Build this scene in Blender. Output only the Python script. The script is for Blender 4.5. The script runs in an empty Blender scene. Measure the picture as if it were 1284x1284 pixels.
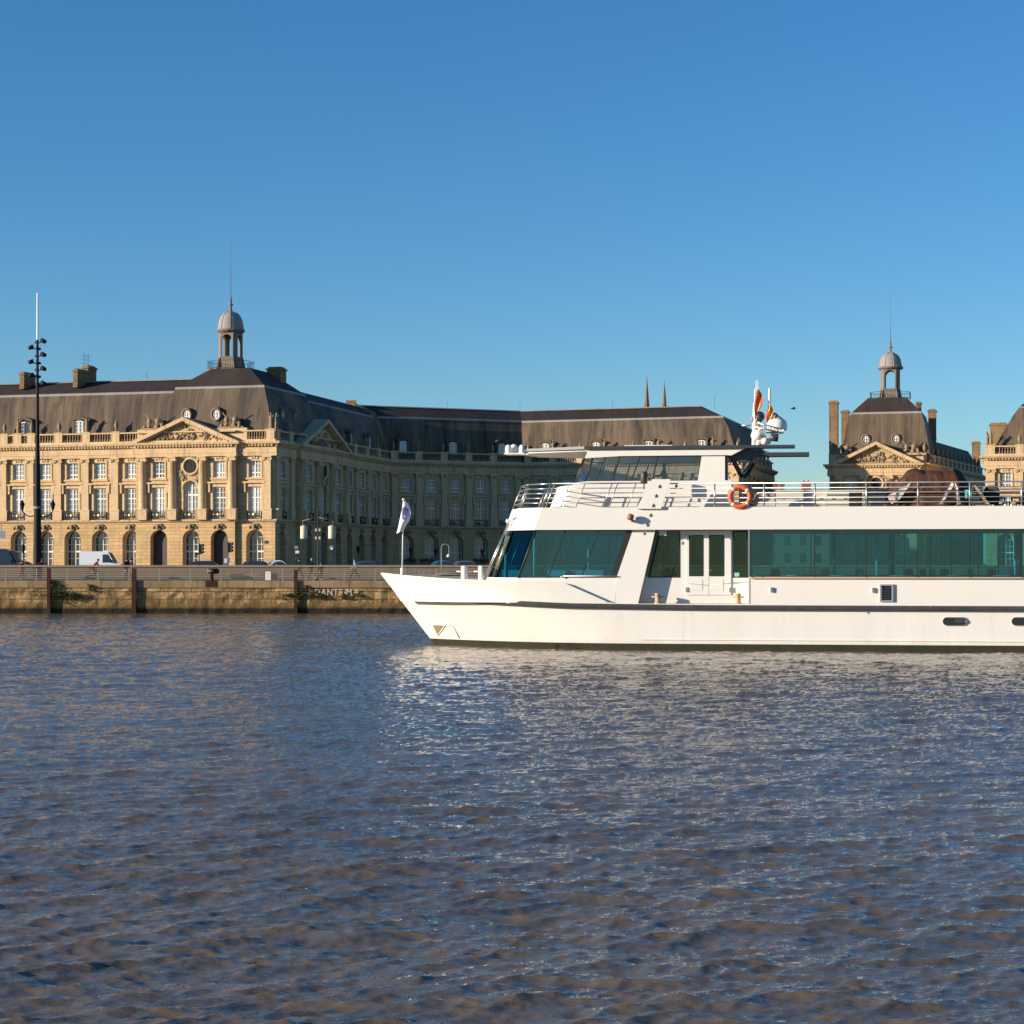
import bpy, bmesh, math, random
import numpy as np
from mathutils import Vector, Matrix
random.seed(7); np.random.seed(7)
scene = bpy.context.scene
COL = scene.collection
R = math.radians
F = 2400.0; CX = 642.0; HY = 705.0; CZ = 3.7      # focal length in photo pixels, horizon row, eye height over the water
G = 2.4                                            # street level over the water

def at(px, Y, py=None, z=None):
    """photo pixel + distance -> point in the place"""
    X = (px - CX) / F * Y
    if z is None: z = CZ - (py - HY) / F * Y if py is not None else 0.0
    return Vector((X, Y, z))

# ------------------------------------------------------------------ mesh builder
class MB:
    def __init__(s): s.v = []; s.f = []; s.sm = []; s.mi = []
    def add(s, vs, fs, smooth=False, mi=0):
        b = len(s.v); s.v += [tuple(p) for p in vs]
        for f in fs: s.f.append(tuple(b + i for i in f)); s.sm.append(smooth); s.mi.append(mi)
    def box(s, x0, x1, y0, y1, z0, z1, mi=0):
        s.add([(x0,y0,z0),(x1,y0,z0),(x1,y1,z0),(x0,y1,z0),(x0,y0,z1),(x1,y0,z1),(x1,y1,z1),(x0,y1,z1)],
              [(0,3,2,1),(4,5,6,7),(0,1,5,4),(1,2,6,5),(2,3,7,6),(3,0,4,7)], mi=mi)
    def quad(s, a, b, c, d): s.add([a,b,c,d], [(0,1,2,3)])
    def prism(s, ring0, ring1, smooth=False):
        n = len(ring0)
        s.add(list(ring0) + list(ring1), [tuple(range(n))[::-1], tuple(range(n, 2*n))], False)
        b = len(s.v) - 2*n
        for i in range(n):
            j = (i+1) % n
            s.f.append((b+i, b+j, b+n+j, b+n+i)); s.sm.append(smooth); s.mi.append(0)
    def pxz(s, poly, y0, y1): s.prism([(x,y0,z) for x,z in poly], [(x,y1,z) for x,z in poly])
    def pxy(s, poly, z0, z1): s.prism([(x,y,z0) for x,y in poly], [(x,y,z1) for x,y in poly])
    def tube(s, p0, p1, r, seg=8, r1=None):
        p0 = Vector(p0); p1 = Vector(p1); d = (p1-p0)
        if d.length < 1e-6: return
        d.normalize(); r1 = r if r1 is None else r1
        u = d.orthogonal().normalized(); w = d.cross(u)
        a = [p0 + (u*math.cos(2*math.pi*i/seg) + w*math.sin(2*math.pi*i/seg))*r for i in range(seg)]
        b = [p1 + (u*math.cos(2*math.pi*i/seg) + w*math.sin(2*math.pi*i/seg))*r1 for i in range(seg)]
        s.prism(a, b, True)
    def path(s, pts, r, seg=6):
        for a, b in zip(pts[:-1], pts[1:]): s.tube(a, b, r, seg)
    def lathe(s, prof, c=(0,0,0), seg=16, smooth=True, sx=1, sy=1):
        n = len(prof); vs = []
        for r, z in prof:
            for i in range(seg):
                a = 2*math.pi*(i+.5)/seg
                vs.append((c[0]+r*sx*math.cos(a), c[1]+r*sy*math.sin(a), c[2]+z))
        fs = []
        for k in range(n-1):
            for i in range(seg):
                j = (i+1) % seg
                fs.append((k*seg+i, k*seg+j, (k+1)*seg+j, (k+1)*seg+i))
        s.add(vs, fs, smooth)
        s.add(vs[:seg], [tuple(range(seg))[::-1]]); s.add(vs[-seg:], [tuple(range(seg))])
    def ell(s, c, r, seg=10, rings=6):
        pr = [(math.sin(math.pi*k/rings), -math.cos(math.pi*k/rings)) for k in range(rings+1)]
        pr[0] = (.02,-1); pr[-1] = (.02,1)
        vs = []; 
        for q, z in pr:
            for i in range(seg):
                a = 2*math.pi*i/seg
                vs.append((c[0]+r[0]*q*math.cos(a), c[1]+r[1]*q*math.sin(a), c[2]+r[2]*z))
        fs = [(k*seg+i, k*seg+(i+1)%seg, (k+1)*seg+(i+1)%seg, (k+1)*seg+i) for k in range(rings) for i in range(seg)]
        s.add(vs, fs, True)
    def torus(s, c, R0, r, axis='y', seg=32, sub=10, a0=0, a1=2*math.pi):
        full = abs(a1-a0-2*math.pi) < 1e-6; n = seg if full else seg+1
        vs = []
        for i in range(n):
            a = a0+(a1-a0)*i/seg
            for j in range(sub):
                b = 2*math.pi*j/sub; q = R0+r*math.cos(b); h = r*math.sin(b)
                if axis == 'y': vs.append((c[0]+q*math.cos(a), c[1]+h, c[2]+q*math.sin(a)))
                elif axis == 'z': vs.append((c[0]+q*math.cos(a), c[1]+q*math.sin(a), c[2]+h))
                else: vs.append((c[0]+h, c[1]+q*math.cos(a), c[2]+q*math.sin(a)))
        fs = []
        for i in range(seg):
            k = (i+1) % n
            for j in range(sub): fs.append((i*sub+j, k*sub+j, k*sub+(j+1)%sub, i*sub+(j+1)%sub))
        s.add(vs, fs, True)
    def mesh(s, name, mats, recalc=True):
        me = bpy.data.meshes.new(name); me.from_pydata(s.v, [], s.f)
        me.polygons.foreach_set('use_smooth', s.sm); me.polygons.foreach_set('material_index', s.mi)
        for m in (mats if isinstance(mats, (list, tuple)) else [mats]): me.materials.append(m)
        if recalc:
            bm = bmesh.new(); bm.from_mesh(me); bmesh.ops.recalc_face_normals(bm, faces=bm.faces); bm.to_mesh(me); bm.free()
        me.update(); return me
    def build(s, name, mats, parent=None, loc=(0,0,0), rot=0, recalc=True):
        return link(name, s.mesh(name, mats, recalc), parent, loc, rot)

def link(name, data, parent=None, loc=(0,0,0), rot=0):
    o = bpy.data.objects.new(name, data); COL.objects.link(o)
    o.parent = parent; o.location = loc; o.rotation_euler = (0,0,rot); return o
def tag(o, label=None, cat=None, group=None, kind=None):
    if label: o['label'] = label
    if cat: o['category'] = cat
    if group: o['group'] = group
    if kind: o['kind'] = kind
    return o
def thing(name, label, cat, loc=(0,0,0), rot=0, group=None):
    return tag(link(name, None, None, loc, rot), label, cat, group)
KIDS = {}
def kids(o): return [c for c in bpy.data.objects if c.parent == o]
def dup(o, loc=None, rot=None, label=None, parent=None, top=True):
    c = o.copy(); COL.objects.link(c); c.parent = parent
    for k in kids(o): dup(k, parent=c, top=False)
    if top:
        if loc is not None: c.location = loc
        if rot is not None: c.rotation_euler = (0,0,rot)
        if label: c['label'] = label
    return c

# ------------------------------------------------------------------ materials
def mat(name, col, rough=.6, metal=0., spec=.5, **k):
    m = bpy.data.materials.new(name); m.use_nodes = True
    b = m.node_tree.nodes['Principled BSDF']
    b.inputs['Base Color'].default_value = (*col, 1); b.inputs['Roughness'].default_value = rough
    b.inputs['Metallic'].default_value = metal; b.inputs['Specular IOR Level'].default_value = spec
    for n, v in k.items(): b.inputs[n].default_value = v
    return m
class NT:
    def __init__(s, m): s.m = m; s.t = m.node_tree; s.b = s.t.nodes['Principled BSDF']; s.tc = s.t.nodes.new('ShaderNodeTexCoord')
    def n(s, ty, **props):
        x = s.t.nodes.new(ty)
        for k, v in props.items(): setattr(x, k, v)
        return x
    def l(s, a, b): s.t.links.new(a, b)
    def coords(s, scale=(1,1,1), src='Object', rot=(0,0,0)):
        mp = s.n('ShaderNodeMapping'); mp.inputs['Scale'].default_value = scale; mp.inputs['Rotation'].default_value = rot
        s.l(s.tc.outputs[src], mp.inputs['Vector']); return mp.outputs[0]
    def noise(s, vec, scale, detail=4, rough=.55, dist=0):
        x = s.n('ShaderNodeTexNoise'); x.inputs['Scale'].default_value = scale; x.inputs['Detail'].default_value = detail
        x.inputs['Roughness'].default_value = rough; x.inputs['Distortion'].default_value = dist
        s.l(vec, x.inputs['Vector']); return x.outputs['Fac']
    def ramp(s, fac, stops):
        x = s.n('ShaderNodeValToRGB'); e = x.color_ramp.elements
        while len(e) < len(stops): e.new(.5)
        for q, (p, c) in zip(e, stops): q.position = p; q.color = (*c, 1) if len(c) == 3 else c
        s.l(fac, x.inputs[0]); return x.outputs[0]
    def mix(s, fac, a, b, mode='MIX'):
        x = s.n('ShaderNodeMix', data_type='RGBA', blend_type=mode)
        for i, v in ((0, fac), (6, a), (7, b)):
            if hasattr(v, 'is_linked'): s.l(v, x.inputs[i])
            elif i == 0: x.inputs[0].default_value = v
            else: x.inputs[i].default_value = (*v, 1)
        return x.outputs[2]
    def math(s, op, a, b=0.):
        x = s.n('ShaderNodeMath', operation=op)
        for i, v in ((0, a), (1, b)):
            if hasattr(v, 'is_linked'): s.l(v, x.inputs[i])
            else: x.inputs[i].default_value = v
        return x.outputs[0]
    def bump(s, h, strength=.5, dist=.05, prev=None):
        x = s.n('ShaderNodeBump'); x.inputs['Strength'].default_value = strength; x.inputs['Distance'].default_value = dist
        s.l(h, x.inputs['Height'])
        if prev is not None: s.l(prev, x.inputs['Normal'])
        s.l(x.outputs[0], s.b.inputs['Normal']); return x.outputs[0]
    def base(s, c): s.l(c, s.b.inputs['Base Color'])

def xz_vec(t):       # wall plane: along the wall and up
    sp = t.n('ShaderNodeSeparateXYZ'); t.l(t.tc.outputs['Object'], sp.inputs[0])
    cb = t.n('ShaderNodeCombineXYZ')
    t.l(t.math('ADD', sp.outputs[0], sp.outputs[1]), cb.inputs[0]); t.l(sp.outputs[2], cb.inputs[1]); return cb.outputs[0], sp

def stone(name, light, dark, soot, courses=None, w=1.3, soot_amt=.5):
    m = mat(name, light, .85, spec=.2); t = NT(m)
    big = t.noise(t.coords(), .35, 5, .6); fine = t.noise(t.coords(), 3.5, 6, .65)
    streak = t.noise(t.coords((2.2,2.2,.16)), 1., 5, .6)
    c = t.mix(t.ramp(big, [(.3,(0,0,0)),(.7,(1,1,1))]), light, dark)
    c = t.mix(t.math('MULTIPLY', t.ramp(fine, [(.35,(0,0,0)),(.75,(1,1,1))]), .35), c, soot)
    c = t.mix(t.math('MULTIPLY', t.ramp(streak, [(.52,(0,0,0)),(.78,(1,1,1))]), soot_amt), c, soot)
    nrm = t.bump(fine, .25, .04)
    if courses:
        v, sp = xz_vec(t)
        br = t.n('ShaderNodeTexBrick'); t.l(v, br.inputs['Vector'])
        for k, q in (('Scale',1.),('Brick Width',w),('Row Height',courses),('Mortar Size',.022),('Mortar Smooth',.3)): br.inputs[k].default_value = q
        br.inputs['Color1'].default_value = (.8,.8,.8,1); br.inputs['Color2'].default_value = (1.1,1.05,1,1); br.inputs['Mortar'].default_value = (.62,.58,.55,1)
        c = t.mix(.8, c, br.outputs['Color'], 'MULTIPLY')
        t.bump(t.math('SUBTRACT', 1., br.outputs['Fac']), .6, .05, nrm)
    t.base(c); return m

M = {}
M['stone'] = stone('pale_limestone', (.70,.505,.285), (.55,.38,.20), (.22,.155,.09), .52, 1.4, .55)
M['rustic'] = stone('coursed_limestone', (.68,.475,.25), (.54,.36,.175), (.24,.165,.09), .43, 2.4, .5)
M['trim'] = stone('carved_limestone', (.74,.54,.315), (.60,.42,.235), (.17,.125,.08), None, 1, .8)
M['statue'] = stone('weathered_statue_stone', (.42,.31,.19), (.24,.17,.11), (.07,.06,.05), None, 1, .8)
def slate(name, a, b, c):
    m = mat(name, a, .75, spec=.25); t = NT(m)
    streak = t.noise(t.coords((1.,.22,.06)), 1.1, 6, .7, .25); big = t.noise(t.coords((.35,.1,.10)), .55, 4)
    fine = t.noise(t.coords((3,3,9)), 2.2, 3, .7)
    q = t.mix(t.ramp(streak, [(.33,(0,0,0)),(.60,(1,1,1))]), a, b)
    q = t.mix(t.math('MULTIPLY', t.ramp(big, [(.46,(0,0,0)),(.7,(1,1,1))]), .7), q, c)
    q = t.mix(t.math('MULTIPLY', fine, .35), q, tuple(x*.45 for x in a))
    t.base(q); t.bump(fine, .5, .05); return m
M['slate'] = slate('weathered_slate', (.056,.046,.038), (.205,.146,.092), (.026,.024,.023))
M['slate_top'] = slate('upper_roof_tiles', (.038,.029,.025), (.062,.045,.036), (.026,.022,.021))
M['lead'] = slate('lead_sheet', (.30,.28,.26), (.36,.33,.30), (.2,.19,.18))
M['lead2'] = slate('stained_cupola_stone', (.20,.165,.13), (.27,.22,.17), (.11,.09,.08))
M['win'] = mat('white_window_paint', (.78,.76,.70), .5)
def glassy(name, a, b, rough=.06):
    m = mat(name, a, rough, spec=.9); t = NT(m)
    oi = t.n('ShaderNodeObjectInfo'); t.base(t.ramp(oi.outputs['Random'], [(.2,a),(.8,b)])); return m
M['pane'] = glassy('window_glass_with_curtain', (.16,.18,.18), (.55,.57,.54))
M['pane_dark'] = glassy('dark_window_glass', (.03,.032,.035), (.10,.10,.10))
M['pane_red'] = mat('red_curtain_behind_glass', (.42,.06,.055), .15, spec=.8)
M['door'] = mat('dark_wooden_door', (.05,.035,.03), .6)
M['iron'] = mat('black_ironwork', (.018,.018,.02), .5, .3)
M['gold'] = mat('gilded_ornament', (.55,.38,.12), .35, .7)
M['brick'] = stone('chimney_stone', (.36,.24,.125), (.24,.155,.08), (.08,.06,.045), .3, .6, .7)
M['dark'] = mat('dark_interior', (.02,.018,.016), .9)

# ------------------------------------------------------------------ classical buildings
def offset_poly(P, d):
    """mitred offset of an open polyline, d > 0 outwards (right of the walking direction)"""
    P = [Vector((p[0], p[1])) for p in P]; out = []
    nr = []
    for a, b in zip(P[:-1], P[1:]):
        t = (b-a).normalized(); nr.append(Vector((t.y, -t.x)))
    for i, p in enumerate(P):
        if i == 0: out.append(p + nr[0]*d)
        elif i == len(P)-1: out.append(p + nr[-1]*d)
        else:
            m = nr[i-1] + nr[i]; out.append(p + m * (2*d / m.length_squared))
    return out
def sweep(mb, P, prof, caps=True):
    rings = [[(q.x, q.y, z) for q in offset_poly(P, d)] for d, z in prof]
    n = len(P)
    for r0, r1 in zip(rings[:-1], rings[1:]):
        for i in range(n-1): mb.quad(r0[i], r0[i+1], r1[i+1], r1[i])
    if caps and len(prof) > 2:
        mb.add([r[0] for r in rings], [tuple(range(len(prof)))]); mb.add([r[-1] for r in rings], [tuple(range(len(prof)))])

def cell(mb, U0, U1, Z0, Z1, o=None):
    if o is None:
        mb.quad((U0,0,Z0),(U1,0,Z0),(U1,0,Z1),(U0,0,Z1)); return
    u0, u1, z0, z1, rise, dep = o
    c = (u0+u1)/2; zs = z1 - rise; n = 12 if rise > 0 else 1
    if rise > 0:
        hw = (u1-u0)/2; rad = (hw*hw + rise*rise)/(2*rise); a = math.asin(min(1, hw/rad)) if rise <= hw else math.pi/2
        arc = [(c + rad*math.sin(-a+2*a*i/n), z1 - rad + rad*math.cos(-a+2*a*i/n)) for i in range(n+1)]
    else: arc = [(u0, z1), (u1, z1)]
    mb.quad((U0,0,Z0),(u0,0,Z0),(u0,0,Z1),(U0,0,Z1)); mb.quad((u1,0,Z0),(U1,0,Z0),(U1,0,Z1),(u1,0,Z1))
    if z0 > Z0 + 1e-4: mb.quad((u0,0,Z0),(u1,0,Z0),(u1,0,z0),(u0,0,z0))
    for (a0, b0), (a1, b1) in zip(arc[:-1], arc[1:]):
        mb.quad((a0,0,b0),(a1,0,b1),(a1,0,Z1),(a0,0,Z1)); mb.quad((a0,0,b0),(a1,0,b1),(a1,dep,b1),(a0,dep,b0))
    mb.quad((u0,0,z0),(u0,0,arc[0][1]),(u0,dep,arc[0][1]),(u0,dep,z0)); mb.quad((u1,0,z0),(u1,0,arc[-1][1]),(u1,dep,arc[-1][1]),(u1,dep,z0))
    mb.quad((u0,0,z0),(u1,0,z0),(u1,dep,z0),(u0,dep,z0))

def win_mesh(w, h, rise, cols, rows, fr=.09, mun=.045, transom=None):
    """frame and glass, centred on u, sill at 0, recessed plane y=0"""
    f = MB(); hw = w/2; zs = h - rise
    f.box(-hw, -hw+fr, -.05, .03, 0, zs); f.box(hw-fr, hw, -.05, .03, 0, zs); f.box(-hw+fr, hw-fr, -.05, .03, 0, fr)
    f.box(-fr*.6, fr*.6, -.06, .03, fr, h-.02)
    arcp = None
    if rise > 0:
        rad = (hw*hw+rise*rise)/(2*rise); a = math.asin(min(1,hw/rad)) if rise <= hw else math.pi/2; n = 10
        arcp = [(rad*math.sin(-a+2*a*i/n), h-rad+rad*math.cos(-a+2*a*i/n)) for i in range(n+1)]
        for (x0,z0),(x1,z1) in zip(arcp[:-1], arcp[1:]):
            k0 = (x0*(1-fr/hw), z0-fr); k1 = (x1*(1-fr/hw), z1-fr)
            f.pxz([(x0,z0),(x1,z1),k1,k0], -.05, .03)
    else: f.box(-hw+fr, hw-fr, -.05, .03, h-fr, h)
    for k in range(1, rows):
        z = h*k/rows; t = fr*.8 if transom == k else mun/2
        f.box(-hw+fr, hw-fr, -.04, .025, z-t, z+t)
    for k in range(1, cols):
        if cols % 2 == 0 and k == cols//2: continue
        x = -hw + w*k/cols; f.box(x-mun/2, x+mun/2, -.042, .02, fr, (h-fr) if rise == 0 else zs)
    g = MB()
    poly = [(-hw,0),(hw,0)] + ([(x,z) for x,z in arcp[::-1]] if arcp else [(hw,h),(-hw,h)])
    g.pxz(poly, .035, .06)
    return f.mesh('window', M['win']), g.mesh('pane', M['pane'])

WM = {}
def wtypes():
    WM['tall'] = win_mesh(1.72, 3.85, 0, 4, 6, transom=4)
    WM['upper'] = win_mesh(1.6, 2.2, .22, 4, 4, transom=1)
    WM['arch'] = win_mesh(2.3, 5.3, 1.15, 4, 6, .12, .05, 3)
    WM['arch2'] = win_mesh(2.0, 5.2, 1.0, 4, 6, .12, .05, 4)
    WM['dormer'] = win_mesh(1.15, 1.95, .15, 2, 4, .1)
    WM['round'] = win_mesh(.8, 1.1, .39, 2, 3, .1)
    d = MB(); d.pxz([(-1.15,0),(1.15,0),(1.15,4.2),(.8,4.9),(0,5.3),(-.8,4.9),(-1.15,4.2)], 0, .06)
    for x in (-.9,.1): d.box(x, x+.8, -.04, 0, .2, 3.9)
    WM['door'] = (d.mesh('door', M['door']), None)
    # keystone mask
    tr = MB(); w1, w2 = 1.72, 1.6
    for sg in (-1,1):
        tr.box(sg*(w1/2+.13)-.13, sg*(w1/2+.13)+.13, -.09, .02, 6.62, 10.62); tr.box(sg*(w1/2+.4)-.12, sg*(w1/2+.4)+.12, -.28, .02, 9.95, 11.05)
    tr.box(-w1/2-.26, w1/2+.26, -.095, .02, 10.62, 10.82); tr.box(-w1/2-.6, w1/2+.6, -.38, .02, 11.05, 11.25); tr.box(-w1/2-.2, w1/2+.2, -.06, .02, 10.82, 11.05)
    WM['surround1'] = tr.mesh('window_surround', M['trim']); tr = MB()
    for sg in (-1,1): tr.box(sg*(w2/2+.11)-.11, sg*(w2/2+.11)+.11, -.08, .02, 11.72, 13.8)
    tr.box(-w2/2-.32, w2/2+.32, -.16, .02, 11.5, 11.72); tr.pxz([(-w2/2-.22,13.8),(w2/2+.22,13.8),(w2/2+.1,14.1),(.2,14.32),(-.2,14.32),(-w2/2-.1,14.1)] , -.07, -.06)
    for k in (-1,0,1): tr.ell((k*.35,-.06,14.2-.06*abs(k)),(.22,.14,.16),6,4)
    WM['surround2'] = tr.mesh('window_surround', M['trim'])
    k = MB(); k.pxz([(-.25,0),(.25,0),(.38,.75),(-.38,.75)], -.22, 0); k.ell((0,-.25,.4),(.2,.16,.28)); k.ell((-.42,-.1,.5),(.22,.12,.14)); k.ell((.42,-.1,.5),(.22,.12,.14)); k.ell((-.7,-.06,.28),(.14,.1,.2)); k.ell((.7,-.06,.28),(.14,.1,.2))
    WM['keystone'] = k.mesh('keystone', M['statue'])
    b = MB()
    b.box(-.95,.95,-.30,-.26,.95,1.0); b.box(-.95,.95,-.30,-.26,0.02,.06)
    for i in range(13):
        x = -.92+i*.1533; b.box(x-.012,x+.012,-.29,-.27,.06,.95)
    for s in (-1,1): b.torus((s*.45,-.28,.5),.22,.025,'y',14,5); b.box(s*.94-.02,s*.94+.02,-.28,-.02,.03,1.0)
    WM['balcony'] = b.mesh('balcony_railing', M['iron'])
    o = MB(); o.ell((0,-.33,.55),(.2,.07,.24)); o.ell((-.62,-.33,.6),(.09,.05,.1)); o.ell((.62,-.33,.6),(.09,.05,.1)); o.box(-.6,.6,-.335,-.32,.57,.6)
    WM['gilt'] = o.mesh('gilt_medallion', M['gold'])
    p = MB()       # pilaster over two storeys, ionic capital
    p.box(-.62,.62,-.42,.02,6.55,7.75); p.box(-.68,.68,-.46,.02,7.75,7.9); p.box(-.48,.48,-.34,.02,7.9,13.8)
    p.box(-.54,.54,-.38,.02,13.8,13.9); p.box(-.6,.6,-.46,.02,14.2,14.4)
    for s in (-1,1):
        p.tube((s*.5,-.50,14.0),(s*.5,-.05,14.0),.19,8); p.ell((s*.22,-.40,14.02),(.16,.1,.14))
    WM['pilaster'] = p.mesh('pilaster', M['trim'])
    c = MB()
    c.box(-.72,.72,-.72,.02,6.55,7.75); c.box(-.78,.78,-.78,.02,7.75,7.9)
    c.lathe([(.62,7.9),(.64,8.0),(.55,8.1),(.52,8.3),(.53,10),(.45,13.75),(.5,13.8),(.5,13.9)], (0,-.15,0), 16)
    c.box(-.62,.62,-.74,.02,14.22,14.4)
    for s in (-1,1):
        c.tube((s*.5,-.70,14.02),(s*.5,.0,14.02),.2,8)
    c.box(-.45,.45,-.64,.0,13.9,14.22)
    WM['column'] = c.mesh('column', M['trim'])
    u = MB(); u.box(-.35,.35,-.35,.35,0,.12)
    u.lathe([(.12,.12),(.2,.3),(.36,.75),(.38,.95),(.22,1.15),(.26,1.25),(.1,1.4),(.05,1.75),(.02,1.9)], (0,0,0), 10)
    WM['urn'] = u.mesh('urn', M['statue'])
    s_ = MB(); s_.box(-.3,.3,-.3,.3,0,.15)
    s_.lathe([(.26,.15),(.3,.5),(.24,1.0),(.28,1.35),(.2,1.6),(.08,1.7)], (0,0,0), 10, sx=1, sy=.8)
    s_.ell((0,-.03,1.86),(.14,.15,.18)); s_.tube((-.26,0,1.5),(-.42,-.15,1.0),.09,6); s_.tube((.26,0,1.5),(.5,-.1,1.75),.08,6)
    WM['figure'] = s_.mesh('statue', M['statue'])
    g_ = MB(); rr = random.Random(3)
    for i in range(16):
        x = rr.uniform(-1.5,1.5); h = 1.5*(1-abs(x)/2.2)
        g_.ell((x, rr.uniform(-.3,.3), rr.uniform(.1,h)), (rr.uniform(.2,.42), rr.uniform(.18,.3), rr.uniform(.2,.45)), 8, 5)
    g_.box(-1.7,1.7,-.4,.4,-.1,.14)
    g_.tube((-.5,0,1.0),(-1.2,-.1,1.9),.07,5); g_.tube((.3,0,1.2),(.9,-.1,2.0),.07,5)
    WM['trophy'] = g_.mesh('trophy_sculpture', M['statue'])
    dm = MB()      # dormer body: front at y=0, runs back to the slope
    dm.box(-.95,-.6,-.02,1.9,0,2.15); dm.box(.6,.95,-.02,1.9,0,2.15)
    n = 8; rad = 1.6; a = math.asin(1.15/rad); arc = [(rad*math.sin(-a+2*a*i/n), 2.62-rad+rad*math.cos(-a+2*a*i/n)) for i in range(n+1)]
    dm.pxz(arc + [(1.15,2.1),(-1.15,2.1)], -.15, 3.1)
    WM['dormer_body'] = dm.mesh('dormer', M['slate'])
    ob = MB()
    ob.lathe([(.70,-.10),(.70,.10),(.50,.10),(.50,-.10)], (0,0,0), 14)
    me = ob.mesh('dormer', M['lead2'])
    me.transform(Matrix.Translation((0,0,1.0)) @ Matrix.Rotation(R(90),4,'X') @ Matrix.Diagonal((1,1.25,1,1)))
    ob2 = MB(); ob2.pxz([(-.85,0),(.85,0),(.85,1.1),(.6,1.7),(0,1.98),(-.6,1.7),(-.85,1.1)], .1, 2.0)
    WM['oeil_body'] = ob2.mesh('dormer', M['slate']); WM['oeil_ring'] = me

def seg_frame(A, B):
    A = Vector(A[:2]); B = Vector(B[:2]); d = B-A
    return A, math.atan2(d.y, d.x), d.length
def u_of_px(A, B, px):
    """where the sight line through photo column px meets the wall A-B"""
    A = Vector(A[:2]); B = Vector(B[:2]); d = (B-A).normalized(); k = (px-CX)/F
    return (k*A.y - A.x)/(d.x - k*d.y)

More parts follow.
